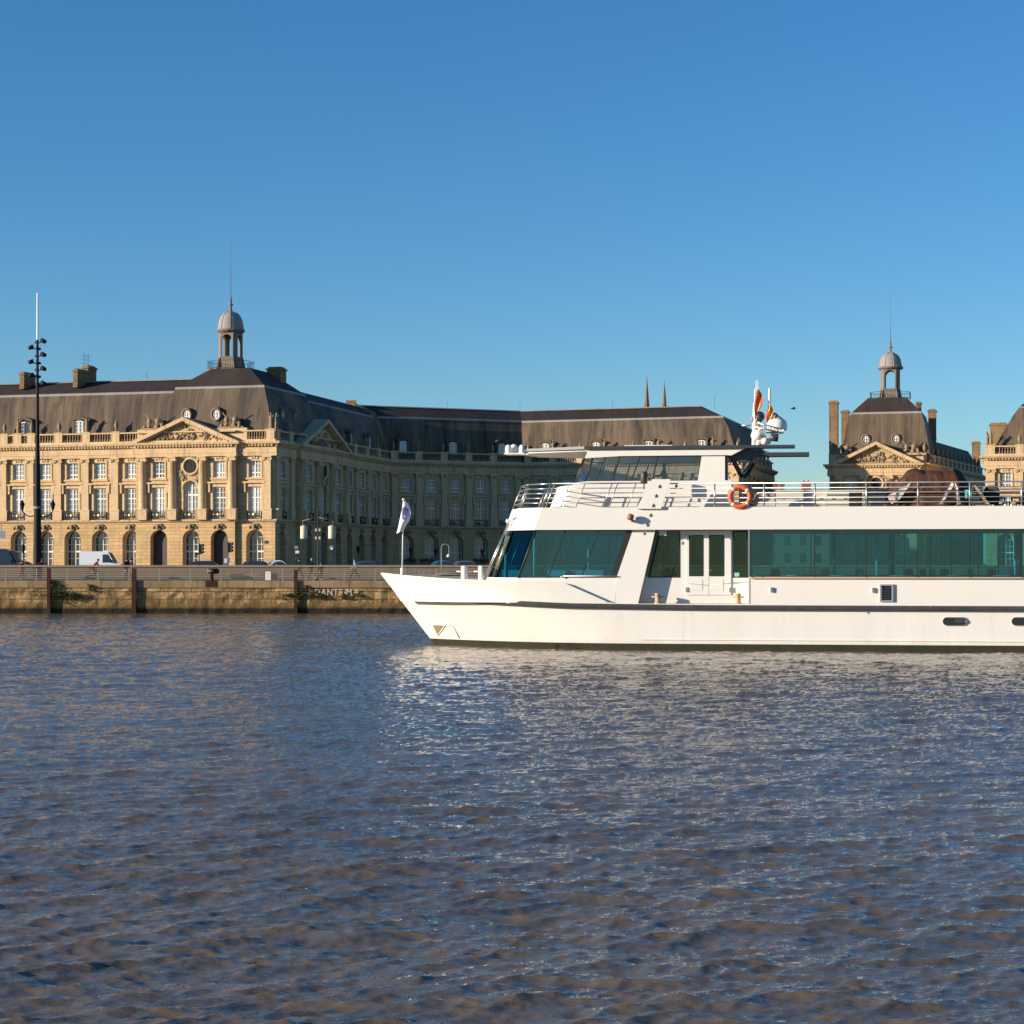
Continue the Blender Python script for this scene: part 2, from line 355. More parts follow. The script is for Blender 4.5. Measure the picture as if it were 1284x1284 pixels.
class Building:
    def __init__(s, name, label, cat, org):
        s.root = thing(name, label, cat, (org[0], org[1], G)); s.o = Vector(org[:2]); s.rnd = random.Random(5)
    def loc(s, A, ang, u, y=0, z=0):
        c, q = math.cos(ang), math.sin(ang)
        return (A.x - s.o.x + u*c - y*q, A.y - s.o.y + u*q + y*c, z)
    def put(s, name, me, A, ang, u, y=0, z=0, parent=None):
        return link(name, me, s.root, s.loc(A, ang, u, y, z), ang)
    def window(s, kind, A, ang, u, y, z, paint=None):
        fr, gl = WM[kind]
        f = s.put('door' if kind == 'door' else 'window', fr, A, ang, u, y, z)
        if gl:
            p = link('pane', gl, f)
            if paint: 
                p.data = gl.copy(); p.data.materials[0] = paint
        return f
    def facade(s, A, B, us, pil=(), col=(), arch='arch', center=None, doors=(), balcony=True, keystones=True, ornate=True, redw=(), dark=False, pw=1.0, upper_only=False):
        """us: window axes along the wall"""
        A2, ang, L = seg_frame(A, B)
        lo = MB(); up = MB(); tr = MB()
        us = sorted(us); ed = [0] + [(a+b)/2 for a, b in zip(us[:-1], us[1:])] + [L]
        aw, ah, ar = (2.3,5.3,1.15) if arch == 'arch' else (2.0,5.2,1.0)
        aw *= pw; w1 = 1.72*pw; w2 = 1.6*pw
        pd = M['pane_dark'] if dark else None
        for i, u in enumerate(us):
            e0, e1 = ed[i], ed[i+1]
            cell(lo, e0, e1, 0, 6.3, (u-aw/2, u+aw/2, 0.0, ah, ar, .95))
            mid = center is not None and i == center
            if mid:
                cell(up, e0, e1, 6.3, 11.7, (u-1.05, u+1.05, 6.75, 11.4, 1.05, .45))
                cell(up, e0, e1, 11.7, 14.6)
                w = s.window('arch2', A2, ang, u, .40, 6.75 - .55)
                rg = MB(); rg.torus((0,-.1,13.2), 1.0, .17, 'y', 20, 8); rg.torus((0,-.05,10.35), 1.15, .13, 'y', 14, 6, 0, math.pi)
                rg.build('oculus_moulding', M['trim'], s.root, s.loc(A2, ang, u), ang)
                oc = MB(); oc.lathe([(.86,0),(.86,.05)], (0,0,0), 18); me = oc.mesh('oculus', M['dark']); me.transform(Matrix.Translation((0,-.06,13.2)) @ Matrix.Rotation(R(90),4,'X'))
                s.put('oculus', me, A2, ang, u)
                rr = random.Random(2)
                for sg, z0, z1, n in ((-1,11.4,12.6,10),(1,11.4,12.6,10),(0,14.0,14.4,8)):
                    orn = MB(); x0, x1 = (sg*.6, sg*1.45) if sg else (-1.1, 1.1)
                    orn.box(min(x0,x1), max(x0,x1), -.05, .02, z0, z1)
                    for k in range(n): orn.ell((x0+(x1-x0)*rr.random(), -.08, z0+(z1-z0)*rr.random()), (.2,.12,.2), 6, 4)
                    orn.build('carved_garland', M['statue'], s.root, s.loc(A2, ang, u), ang)
            else:
                cell(up, e0, e1, 6.3, 11.2, (u-w1/2, u+w1/2, 6.7, 10.6, 0, .36))
                cell(up, e0, e1, 11.2, 14.6, (u-w2/2, u+w2/2, 11.8, 14.0, .22, .34))
                if ornate:
                    for nm in ('surround1','surround2'): s.put('window_surround', WM[nm], A2, ang, u).scale.x = pw
                red = i in redw
                s.window('tall', A2, ang, u, .26, 6.72, M['pane_red'] if red else pd).scale.x = pw
                s.window('upper', A2, ang, u, .24, 11.8, pd).scale.x = pw
            if i in doors: s.window('door', A2, ang, u, .9, 0).scale.x = pw
            else: s.window(arch, A2, ang, u, .85, 0, M['pane_dark']).scale.x = pw
            if keystones: s.put('keystone', WM['keystone'], A2, ang, u, 0, 5.35)
            if balcony:
                b = s.put('balcony_railing', WM['balcony'], A2, ang, u, 0, 6.62); b.scale.x = pw
                link('gilt_medallion', WM['gilt'], b)
        lo.build('ground_floor_wall', M['rustic'], s.root, s.loc(A2, ang, 0), ang)
        up.build('upper_wall', M['stone'], s.root, s.loc(A2, ang, 0), ang)
        for u in pil: s.put('pilaster', WM['pilaster'], A2, ang, u).scale.x = min(1, pw)
        for u in col: s.put('column', WM['column'], A2, ang, u)
        return A2, ang, L
    def belts(s, P, rail=True, urns=(), dent=.42):
        """string course, entablature with dentils, parapet along the whole outline P"""
        Q = [(p[0]-s.o.x, p[1]-s.o.y) for p in P]
        a = MB(); sweep(a, Q, [(-.02,6.28),(.16,6.28),(.32,6.45),(.32,6.6),(-.02,6.64)]); a.build('string_course', M['trim'], s.root)
        a = MB(); sweep(a, Q, [(-.02,14.4),(.30,14.4),(.32,14.75),(.36,14.8),(.28,14.85),(.28,15.5),(.40,15.55),(.42,15.72),(.82,15.86),(.9,16.1),(.86,16.16),(-.5,16.24)])
        for p, q in zip(Q[:-1], Q[1:]):
            A2, ang, L = seg_frame(p, q)
            if L < 1.5: continue
            n = int(L/dent); c, sn = math.cos(ang), math.sin(ang)
            for k in range(n):
                u = (k+.5)*L/n
                def w(x, y, z): return (A2.x + x*c - y*sn, A2.y + x*sn + y*c, z)
                x0, x1 = u-.1, u+.1
                a.add([w(x0,-.66,15.58),w(x1,-.66,15.58),w(x1,-.38,15.58),w(x0,-.38,15.58),w(x0,-.66,15.80),w(x1,-.66,15.84),w(x1,-.38,15.74),w(x0,-.38,15.74)],
                      [(0,3,2,1),(4,5,6,7),(0,1,5,4),(1,2,6,5),(2,3,7,6),(3,0,4,7)])
        a.build('cornice', M['trim'], s.root)
        if rail:
            a = MB(); sweep(a, Q, [(-.5,16.2),(.1,16.2),(.1,16.45),(-.5,16.47)]); sweep(a, Q, [(-.42,17.42),(.08,17.42),(.1,17.6),(-.44,17.62)])
            a.build('parapet', M['trim'], s.root)
    def balustrade(s, A, B, peds, urn=True, kinds=('urn','figure')):
        A2, ang, L = seg_frame(A, B); peds = sorted(peds)
        for u in peds:
            pd = MB(); pd.box(-.55,.55,-.12,.55,16.4,17.7); pd.box(-.62,.62,-.18,.6,17.6,17.72); pd.build('parapet_pedestal', M['trim'], s.root, s.loc(A2, ang, u), ang)
        for a0, b0 in zip([-.5]+peds, peds+[L+.5]):
            n = int((b0-a0-1.25)/.34)
            if n < 1: continue
            m = MB(); m.box(a0+.6, b0-.6, .1, .24, 16.44, 16.5)
            for k in range(n): m.lathe([(.09,16.45),(.12,16.7),(.06,16.95),(.08,17.2),(.09,17.43)], (a0+.625+(k+.5)*(b0-a0-1.25)/n,.17,0), 6)
            m.build('balustrade', M['statue'], s.root, s.loc(A2, ang, 0), ang)
        if urn:
            for k, u in enumerate(peds):
                kd = kinds[k % len(kinds)]
                s.put('statue' if kd == 'figure' else 'urn', WM[kd], A2, ang, u, .2, 17.7).scale = (.85,.85,1) if kd == 'figure' else (.72,.72,.95)
    def jog(s, A, B):
        A2, ang, L = seg_frame(A, B); m = MB(); m.quad((0,0,0),(L,0,0),(L,0,6.3),(0,0,6.3)); m.build('ground_floor_wall', M['rustic'], s.root, s.loc(A2, ang, 0), ang)
        m = MB(); m.quad((0,0,6.3),(L,0,6.3),(L,0,16.2),(0,0,16.2)); m.build('upper_wall', M['stone'], s.root, s.loc(A2, ang, 0), ang)
    def pediment(s, A, B, u0, u1, h=3.15, y=-.95, relief=True):
        A2, ang, L = seg_frame(A, B); m = MB(); c = (u0+u1)/2; z = 16.16
        m.pxz([(u0+.6,z),(u1-.6,z),(c,z+h-.35)], y+.75, y+2.4)
        m.build('pediment', M['stone'], s.root, s.loc(A2, ang, 0), ang)
        r = MB(); t = .5
        for sg, ue in ((-1,u0),(1,u1)):
            r.pxz([(ue,z+.02),(c,z+h),(c,z+h-t),(ue-sg*t*2.2,z+.02)], y-.1, y+2.4)
            n = 22
            for k in range(1, n):
                f = k/n; x = ue+(c-ue)*f; zz = z + h*f - t - .06
                if zz > z+.12: r.pxz([(x-.1,zz-.1+.0),(x+.1,zz-.1),(x+.1,zz+.16),(x-.1,zz+.1)], y+.12, y+.7)
        r.build('raking_cornice', M['trim'], s.root, s.loc(A2, ang, 0), ang)
        q = MB(); rr = random.Random(9)
        for k in range(58):
            f = rr.uniform(-1,1); x = c + f*(u1-u0)*.33; hh = (h-1.1)*(1-abs(f)*.85)
            zz = z + .2 + rr.uniform(0,1)*hh
            q.ell((x, y+.7, zz), (rr.uniform(.1,.28), rr.uniform(.12,.3), rr.uniform(.12,.34)), 7, 5)
        for k in range(10):
            f = rr.uniform(-.8,.8); x = c+f*(u1-u0)*.33; q.tube((x,y+.6,z+.3),(x+rr.uniform(-.6,.6),y+.5,z+.3+rr.uniform(.3,1.2)),.08,5)
        q.box(u0+2.2,u1-2.2,y+.6,y+.76,z+.05,z+.3); q.build('pediment_sculpture', M['statue'], s.root, s.loc(A2, ang, 0), ang)
    def roof(s, P, prof, top_from, name='roof'):
        Q = [(p[0]-s.o.x, p[1]-s.o.y) for p in P]
        a = MB(); sweep(a, Q, prof[:top_from+1], False); r = a.build(name, M['slate'], s.root)
        b = MB(); sweep(b, Q, prof[top_from:], False); b.build('upper_roof', M['slate_top'], r)
        c = MB(); d, z = prof[top_from]; sweep(c, Q, [(d+.16,z-.42),(d+.12,z+.02),(d-.22,z+.1)], False); c.build('roof_flashing', M['lead'], r)
        return r
    def hip(s, A, B, u0, u1, depth, levels, y0=0.):
        """levels: (inset, z); rectangle u0..u1, depth behind wall A-B"""
        A2, ang, L = seg_frame(A, B); rings = []
        for i, z in levels: rings.append([(u0+i,y0+i,z),(u1-i,y0+i,z),(u1-i,y0+depth-i,z),(u0+i,y0+depth-i,z)])
        def strips(rs, cap=False):
            m = MB()
            for a, b in zip(rs[:-1], rs[1:]):
                for k in range(4): m.quad(a[k], a[(k+1)%4], b[(k+1)%4], b[k])
            if cap: m.quad(*rs[-1])
            return m
        k = len(levels)-2
        r = strips(rings[:k+1]).build('pavilion_roof', M['slate'], s.root, s.loc(A2, ang, 0), ang)
        link('upper_roof', strips(rings[k:], True).mesh('upper_roof', M['slate_top']), r)
        d, z = levels[k]; fl = MB(); e = .06
        fl_r = [[(u0+d-e+j,y0+d-e+j,zz),(u1-d+e-j,y0+d-e+j,zz),(u1-d+e-j,y0+depth-d+e-j,zz),(u0+d-e+j,y0+depth-d+e-j,zz)] for j, zz in ((-.03,z-.25),(0,z+.03),(.25,z+.12))]
        link('roof_flashing', strips(fl_r).mesh('roof_flashing', M['lead']), r)
        return r
    def dormers(s, A, B, us, y, z, kind='dormer'):
        A2, ang, L = seg_frame(A, B)
        for u in us:
            if kind == 'dormer':
                d = s.put('dormer', WM['dormer_body'], A2, ang, u, y, z)
                w = link('window', WM['dormer'][0], d, (0,.12,.08)); 
                me = WM['dormer'][1]; link('pane', me, d, (0,.12,.08))
            else:
                d = s.put('dormer', WM['oeil_body'], A2, ang, u, y, z)
                link('dormer_moulding', WM['oeil_ring'], d); link('window', WM['round'][0], d, (0,.05,.45)); link('pane', WM['round'][1], d, (0,.05,.45))
    def cupola(s, x, y, z0, sc=1., k=1.):
        org = (x-s.o.x, y-s.o.y, z0); a = MB()
        R1 = 1.52*sc; ha = R(35)
        def octo(r, z): return [(r*math.cos(t), r*math.sin(t), z) for q in range(4) for t in (q*math.pi/2-ha, q*math.pi/2+ha)]
        def stack(prof):
            rs = [octo(r*sc, z) for r, z in prof]
            for p, q in zip(rs[:-1], rs[1:]): a.prism(p, q)
        stack([(3.0,-.25),(3.0,0)]); stack([(1.62,0),(1.62,.3)]); stack([(1.5,.3),(1.5,1.5*k)]); stack([(1.6,1.5*k),(1.6,1.66*k)])
        for q in range(4):                      # wide round-headed openings between the corner piers
            t0 = q*math.pi/2; c = Vector((math.cos(t0), math.sin(t0), 0)); e = Vector((-c.y, c.x, 0)); W2 = R1*math.sin(ha); D = R1*math.cos(ha); o = W2*.80
            P3 = lambda u, z, d: c*(D-d)+e*u+Vector((0,0,z))
            for sg in (-1,1):
                poly = [(sg*o,1.66*k),(sg*W2,1.66*k),(sg*W2,4.75*k),(0,4.75*k)] + [(sg*o*math.sin(math.pi/2*j/6), 3.72*k+o*1.1*math.cos(math.pi/2*j/6)) for j in range(7)]
                a.prism([P3(u,z,0) for u,z in poly], [P3(u,z,.2*sc) for u,z in poly])
            t1 = t0+math.pi/4; c1 = Vector((math.cos(t1), math.sin(t1), 0)); e1 = Vector((-c1.y, c1.x, 0)); W3 = R1*math.sin(math.pi/4-ha); D3 = R1*math.cos(math.pi/4-ha)
            a.prism([c1*D3-e1*W3+Vector((0,0,1.66*k)), c1*D3+e1*W3+Vector((0,0,1.66*k)), c1*(D3-.3)+e1*W3*.5+Vector((0,0,1.66*k)), c1*(D3-.3)-e1*W3*.5+Vector((0,0,1.66*k))],
                    [c1*D3-e1*W3+Vector((0,0,4.75*k)), c1*D3+e1*W3+Vector((0,0,4.75*k)), c1*(D3-.3)+e1*W3*.5+Vector((0,0,4.75*k)), c1*(D3-.3)-e1*W3*.5+Vector((0,0,4.75*k))])
            for sg in (-1,1):                   # scrolled buttress at the foot
                b0 = c1*(D3+.02)+e1*W3*sg*.8; a.prism([b0-e1*.09, b0+e1*.09, b0+c1*.42+e1*.09, b0+c1*.42-e1*.09], [b0-e1*.09+Vector((0,0,1.5)), b0+e1*.09+Vector((0,0,1.5)), b0+c1*.06+e1*.09+Vector((0,0,1.5)), b0+c1*.06-e1*.09+Vector((0,0,1.5))])
        a.lathe([(1.45*sc,4.75*k),(1.55*sc,4.8*k),(1.78*sc,5.0*k),(1.78*sc,5.14*k),(1.6*sc,5.2*k)], (0,0,0), 16, False)
        cu = a.build('cupola', M['lead2'], s.root, org, R(-15.5))
        d = MB(); pr = [(1.72,5.18),(1.58,5.42),(1.5,5.9),(1.42,6.35),(1.24,6.85),(.98,7.2),(.64,7.46),(.3,7.6),(.2,7.66)]
        d.lathe([(r*sc,z*k) for r, z in pr], (0,0,0), 20)
        for i in range(8):
            an = 2*math.pi*(i+.5)/8; d.path([Vector((r*sc*math.cos(an), r*sc*math.sin(an), z*k)) for r, z in pr], .05*sc, 5)
        d.build('dome', M['lead'], cu)
        f = MB(); f.lathe([(.22*sc,7.65*k),(.16*sc,8.0*k),(.13*sc,8.2*k),(.28*sc,8.35*k),(.28*sc,8.5*k),(.12*sc,8.65*k),(.16*sc,8.9*k),(.07*sc,9.6*k),(.05*sc,10*k)], (0,0,0), 10)
        f.tube((0,0,9.9*k),(0,0,17.2*k),.045,6,.02); f.build('finial', M['lead2'], cu)
        r = MB(); n = 8; R0 = 2.9*sc
        pts = [Vector((R0*math.cos(2*math.pi*(i+.5)/n), R0*math.sin(2*math.pi*(i+.5)/n), 0)) for i in range(n)]
        for i in range(n):
            p, q = pts[i], pts[(i+1)%n]
            for zz in (.1,1.05): r.tube(p+Vector((0,0,zz)), q+Vector((0,0,zz)), .03, 5)
            for j in range(7): w = p.lerp(q, j/7); r.tube(w, w+Vector((0,0,1.05)), .018, 4)
        r.build('railing', M['iron'], cu)
    def chimney(s, parent, p, w, d, h, ang=0, cap=True):
        m = MB(); m.box(-w/2,w/2,-d/2,d/2,0,h-.3); m.box(-w/2-.12,w/2+.12,-d/2-.12,d/2+.12,h-.3,h-.05); m.box(-w/2+.1,w/2-.1,-d/2+.1,d/2-.1,h-.05,h+.15)
        m.box(-w/2-.06,w/2+.06,-d/2-.06,d/2+.06,h*.3,h*.3+.15)
        return m.build('chimney', M['brick'], parent, (p[0]-s.o.x, p[1]-s.o.y, p[2]), ang)
wtypes()
# ------------------------------------------------------------------ the big corner palace on the left
def lerp2(A, B, u):
    A = Vector(A[:2]); B = Vector(B[:2]); return A + (B-A).normalized()*u
def out_n(A, B):
    t = (Vector(B[:2])-Vector(A[:2])).normalized(); return Vector((t.y, -t.x))

C0 = at(345, 235.).xy; P0 = at(0, 245.).xy; fd = (C0-P0).normalized(); L0 = P0 - fd*12
C1 = at(489, 281.4).xy; C2 = at(655, 290.).xy; C3 = at(928, 279.).xy; C4 = C3 + Vector((-fd.y, fd.x))*36
def pal_left():
    b = Building('palace', 'long limestone palace on the left with cupola, slate mansard roof and shaded courtyard wing', 'palace', C0)
    UF = lambda px: u_of_px(L0, C0, px)
    fo = out_n(L0, C0); J1, J2 = lerp2(L0, C0, UF(172.5)), lerp2(L0, C0, UF(296.5))
    J1o, J2o = J1+fo*.5, J2+fo*.5
    so = out_n(C0, C1); US = lambda px: u_of_px(C0, C1, px)
    K1, K2 = lerp2(C0, C1, US(371)), lerp2(C0, C1, US(430)); K1o, K2o = K1+so*.5, K2+so*.5
    # river front
    us = [u_of_px(L0, J1, p) for p in (-45,-11,23.4,56.5,91,125.5,164)]
    ps = [u_of_px(L0, J1, p) for p in (-28,5,39,73.5,108,145)]
    b.facade(L0, J1, us, pil=ps, doors=())
    b.balustrade(L0, J1, ps + [u_of_px(L0, J1, 22)], kinds=('urn','urn','figure'))
    q = lambda px: u_of_px(J1o, J2o, px)
    b.facade(J1o, J2o, [q(199), q(239.5), q(275)], col=[q(180), q(217), q(254.6), q(291.5)], center=1, doors=(0,2), balcony=True)
    A2, ang, L = seg_frame(J1o, J2o)
    b.pediment(J1o, J2o, -.75, L+.75, y=-.62)
    for u in (q(190), q(287)):
        m = MB(); m.box(u-2.2,u+2.2,-.1,.6,16.24,17.9); m.build('parapet_pedestal', M['trim'], b.root, b.loc(A2, ang, 0, .6), ang)
        b.put('trophy_sculpture', WM['trophy'], A2, ang, u, .9, 17.95)
    b.jog(J1, J1o); b.jog(J2o, J2); b.jog(K1, K1o); b.jog(K2o, K2)
    q = lambda px: u_of_px(J2, C0, px)
    b.facade(J2, C0, [q(319.5)], pil=[q(337)-.1])
    _, _, L = seg_frame(J2, C0)
    b.balustrade(J2, C0, [q(341)-.2], kinds=('figure',))
    pl = MB(); pl.box(q(334)-.25,q(334)+.25,-.05,0,3.6,3.95); pl.build('wall_plaque', M['iron'], b.root, b.loc(*seg_frame(J2,C0)[:2], 0), seg_frame(J2,C0)[1])
    # shaded courtyard side
    q = lambda px: u_of_px(C0, K1, px)
    b.facade(C0, K1, [q(354)], pil=[q(347.5), q(364.5)], dark=True)
    b.balustrade(C0, K1, [q(348.5), q(365)], kinds=('figure','urn'))
    q = lambda px: u_of_px(K1o, K2o, px)
    _, _, L = seg_frame(K1o, K2o)
    b.facade(K1o, K2o, [L*.19, L*.5, L*.81], col=[.75, L*.345, L*.655, L-.75], center=1, dark=True, pw=1.15)
    b.pediment(K1o, K2o, -.75, L+.75, h=3.9, y=-.62)
    q = lambda px: u_of_px(K2, C1, px); _, _, L = seg_frame(K2, C1); n = 4
    us = [L*(i+.5)/n for i in range(n)]
    b.facade(K2, C1, us, pil=[L*i/n for i in range(1,n)]+[.6], dark=True, pw=1.2)
    b.balustrade(K2, C1, [L*i/n for i in range(1,n)]+[.7], kinds=('urn','figure'))
    # canted corner
    q = lambda px: u_of_px(C1, C2, px); _, _, L = seg_frame(C1, C2)
    us = [q(p) for p in (509.5,541,572,603,634)]
    b.facade(C1, C2, us, pil=[q(p) for p in (494,525,556.5,587.5,618.5,649)], dark=True, redw=(0,1,2))
    b.balustrade(C1, C2, [q(p) for p in (494,525,556.5,587.5,618.5)], kinds=('urn',))
    b.dormers(C1, C2, [q(508), q(570.5), q(632)], .7, 17.25)
    # courtyard back
    q = lambda px: u_of_px(C2, C3, px)
    us = [q(p) for p in (679,712.5,745,778.5,812,845,878,910)]
    b.facade(C2, C3, us, pil=[q(p) for p in (661,696,729,762,795,828.5,861.5,894.5,923)], dark=False)
    b.balustrade(C2, C3, [q(p) for p in (662,693,727,757.5,793.5,825.5,859,893.5,925)], kinds=('urn','figure'))
    b.dormers(C2, C3, [q(p) for p in (681.5,745,811.5,878)], .7, 17.25)
    _, _, L = seg_frame(C3, C4)
    b.facade(C3, C4, [L*(i+.5)/8 for i in range(8)], pil=[L*i/8 for i in range(1,8)]+[.5], dark=True, balcony=False, ornate=False, keystones=False)
    b.balustrade(C3, C4, [L*i/8 for i in range(1,8)]+[.6], kinds=('urn',))
    P = [L0, J1, J1o, J2o, J2, C0, K1, K1o, K2o, K2, C1, C2, C3, C4]
    b.belts(P)
    # roofs
    prof = [(-.7,16.3),(-.75,16.7),(-1.2,18.6),(-2.1,21.2),(-3.1,22.9),(-7.2,24.7),(-11.5,22.9),(-13.6,16.3),(-13.8,0)]
    rf = b.roof([L0, C0, C1, C2, C3, C4], prof[:6], 4)
    Q = [(p[0]-b.o.x, p[1]-b.o.y) for p in (L0, C0, C1, C2, C3, C4)]
    a = MB(); sweep(a, Q, prof[5:], False); link('rear_roof', a.mesh('rear_roof', M['slate_top']), rf)
    rg = MB(); sweep(rg, Q, [(-6.95,24.72),(-7.2,24.9),(-7.45,24.72)]); link('ridge_capping', rg.mesh('ridge_capping', M['lead']), rf)
    ends = MB()
    for k in (0, -1):
        pts = [(offset_poly(Q, d)[k], z) for d, z in prof]; poly = [(p.x, p.y, z) for p, z in pts] + [(Q[k][0], Q[k][1], 0)]
        ends.add(poly, [tuple(range(len(poly)))])
    ends.build('gable_wall', M['stone'], b.root)
    # stone parapet wall riding over the roof at the inner corner
    fw = MB(); fo2 = [offset_poly(Q, d)[2] for d, z in prof[1:6]]; zz = [z for d, z in prof[1:6]]
    e = (Vector(Q[3])-Vector(Q[2])).normalized()*.4
    for i in range(4):
        a0, a1 = fo2[i], fo2[i+1]
        lo0, lo1 = zz[i]-.2, zz[i+1]-.2; h = .75
        fw.prism([(a0.x-e.x,a0.y-e.y,lo0),(a0.x+e.x,a0.y+e.y,lo0),(a0.x+e.x,a0.y+e.y,lo0+h),(a0.x-e.x,a0.y-e.y,lo0+h)],
                 [(a1.x-e.x,a1.y-e.y,lo1),(a1.x+e.x,a1.y+e.y,lo1),(a1.x+e.x,a1.y+e.y,lo1+h),(a1.x-e.x,a1.y-e.y,lo1+h)])
    fw.box(fo2[4].x-.7, fo2[4].x+.7, fo2[4].y-.6, fo2[4].y+.6, 24.4, 25.5)
    fw.build('roof_parapet_wall', M['brick'], b.root)
    # corner pavilion roof with the cupola
    u0 = UF(190); u1 = UF(345)
    _, fang, _ = seg_frame(L0, C0)
    dl = u1-u0
    b.hip(L0, C0, u0, u1-.45, dl+1.5, [(0,16.3),(.1,16.7),(.6,18.6),(1.3,21.2),(2.1,23.3),(dl/2-2.9,25.9)], .45)
    b.dormers(L0, C0, [UF(229.5), UF(266.5)], 1.05, 18.7, 'round')
    b.dormers(L0, C0, [UF(27), UF(95.5), UF(-41)], .7, 17.25)
    K = C0 - fd*(dl/2) + Vector((-fd.y, fd.x))*(dl/2+1.2)
    b.dormers(C0, C1, [US(365), US(381)], 1.1, 18.7, 'round')
    b.dormers(C0, C1, [US(447), US(470)], .7, 17.25)
    k = at(289.3, K.y+0).xy
    b.cupola(k.x, k.y, 26.0, 1.03, 1.0)
    for px, w, dd, h, up in ((31.5,.65,3.0,2.1,0),(99,.65,3.2,2.3,0),(108,.9,2.2,2.7,3.2)):
        A2, ang, L = seg_frame(L0, C0)
        p = lerp2(L0, C0, UF(px)*1.0) - fo*(6.2+up)
        # keep the stack on its sight line
        p = p + fd*(at(px, p.y).x - p.x)
        b.chimney(rf, (p.x, p.y, 23.9 if up == 0 else 24.3), w, dd, h, ang)
    p = at(347, 249).xy; b.chimney(rf, (p.x, p.y, 23.2), 1.9, 1.9, 3.3, fang)
    for px, h in ((105.5,4.2),(110.5,4.0)):
        an = MB(); p = at(px, 250).xy; x, y = p.x-b.o.x, p.y-b.o.y
        an.tube((x,y,25.5),(x,y,25.5+h-1),.03,5)
        for k in range(3): an.tube((x-.6,y,25.3+h-1.2-.5*k),(x+.5,y,25.3+h-1.2-.5*k),.02,4)
        link('aerial', an.mesh('aerial', M['iron']), rf)
    for px, Y, z in ((184,251,24.8),(561,297,24.9),(652,300,24.9),(768,292,24.9),(896,288,24.9)):
        an = MB(); p = at(px, Y).xy; an.tube((p.x-b.o.x,p.y-b.o.y,z-.6),(p.x-b.o.x,p.y-b.o.y,z+1.3),.025,4); link('lightning_rod', an.mesh('lightning_rod', M['iron']), rf)
    return b
pal_left()

# ------------------------------------------------------------------ middle pavilion
def pavilion_mid():
    A = at(1040, 291.).xy; ang = R(-15.5); d = Vector((math.cos(ang), math.sin(ang))); W = 14.2
    B = A + d*W; n = Vector((-d.y, d.x)); Cc = at(1233, 332.).xy; D = A + n*30
    b = Building('pavilion', 'free-standing limestone pavilion with pediment, slate dome roof and small cupola behind the boat', 'building', A)
    o = out_n(A, B); A1, B1 = A + d*.9, B - d*.9; Ao, Bo = A1+o*.6, B1+o*.6
    L = W-1.8
    b.facade(Ao, Bo, [L*.19, L*.5, L*.81], col=[.7, L*.35, L*.65, L-.7], center=1)
    b.pediment(Ao, Bo, -.6, L+.6, h=3.3, y=-.9)
    A2, a2, _ = seg_frame(Ao, Bo)
    for u in (1.2, L-1.2):
        m = MB(); m.box(u-1.9,u+1.9,-.1,.6,16.24,17.7); m.build('parapet_pedestal', M['trim'], b.root, b.loc(A2, a2, 0, .6), a2)
        b.put('trophy_sculpture', WM['trophy'], A2, a2, u, .9, 17.7)
    s = MB(); s.quad((0,0,0),(.9,0,0),(.9,0,16.2),(0,0,16.2)); s.quad((.9,0,0),(.9,-.6,0),(.9,-.6,16.2),(.9,0,16.2)); s.build('side_wall', M['stone'], b.root, b.loc(*seg_frame(A,B)[:2], 0), seg_frame(A,B)[1]); s = MB(); s.quad((W-.9,0,0),(W,0,0),(W,0,16.2),(W-.9,0,16.2))
    s.quad((W-.9,0,0),(W-.9,-.6,0),(W-.9,-.6,16.2),(W-.9,0,16.2))
    s.build('side_wall', M['stone'], b.root, b.loc(*seg_frame(A,B)[:2], 0), seg_frame(A,B)[1])
    LS = (Cc-B).length
    b.facade(B, Cc, [LS*(i+.5)/14 for i in range(14)], pil=[LS*i/14 for i in range(1,14)]+[.6], dark=True, ornate=False, balcony=False, keystones=False)
    b.balustrade(B, Cc, [LS*i/14 for i in range(1,14)]+[.7], kinds=('urn',))
    w = MB(); A3, a3, L3 = seg_frame(D, A); w.quad((0,0,0),(L3,0,0),(L3,0,16.2),(0,0,16.2)); w.build('side_wall', M['stone'], b.root, b.loc(A3, a3, 0), a3)
    b.balustrade(D, A, [L3-.8, L3-5, L3-9, L3-13], kinds=('figure','urn'))
    b.belts([D, A, A1, Ao, Bo, B1, B, Cc])
    b.hip(A, B, 1.5, W+.9, W+2.4, [(0,16.3),(.1,16.9),(.45,19.2),(1.0,22.4),(1.6,24.1),(3.9,26.5)], .5)
    b.dormers(A, B, [W*.5-1.75, W*.5+2.75], 1.0, 18.9, 'round')
    # lower wing running back from the pavilion
    A4, a4, L4 = seg_frame(B, Cc)
    m = MB(); pr = [(.8,16.3),(1.4,18.6),(2.6,20.6),(7,22.0),(11.6,20.6),(13.4,16.3)]
    for (y0,z0),(y1,z1) in zip(pr[:-1], pr[1:]): m.quad((17,y0,z0),(L4,y0,z0),(L4,y1,z1),(17,y1,z1))
    m.add([(17,y,z) for y,z in pr], [tuple(range(len(pr)))])
    rf = m.build('wing_roof', M['slate'], b.root, b.loc(A4, a4, 0), a4)
    k = A + d*(W*.5) + n*(W*.5+1.5); k = at(1116.5, k.y).xy
    b.cupola(k.x, k.y, 26.6, 1.12, .96)
    for px, Y, z, w_, h in ((1045.5,296,17.,1.3,9.1),(1060,299,17.,1.15,7.9),(1152,303,22.,.8,4.6),(1169,306,19.,1.2,6.6),(1224,340,16.5,1.4,6.1)):
        p = at(px, Y).xy; b.chimney(b.root, (p.x, p.y, z), w_, w_*1.1, h, a2)
pavilion_mid()

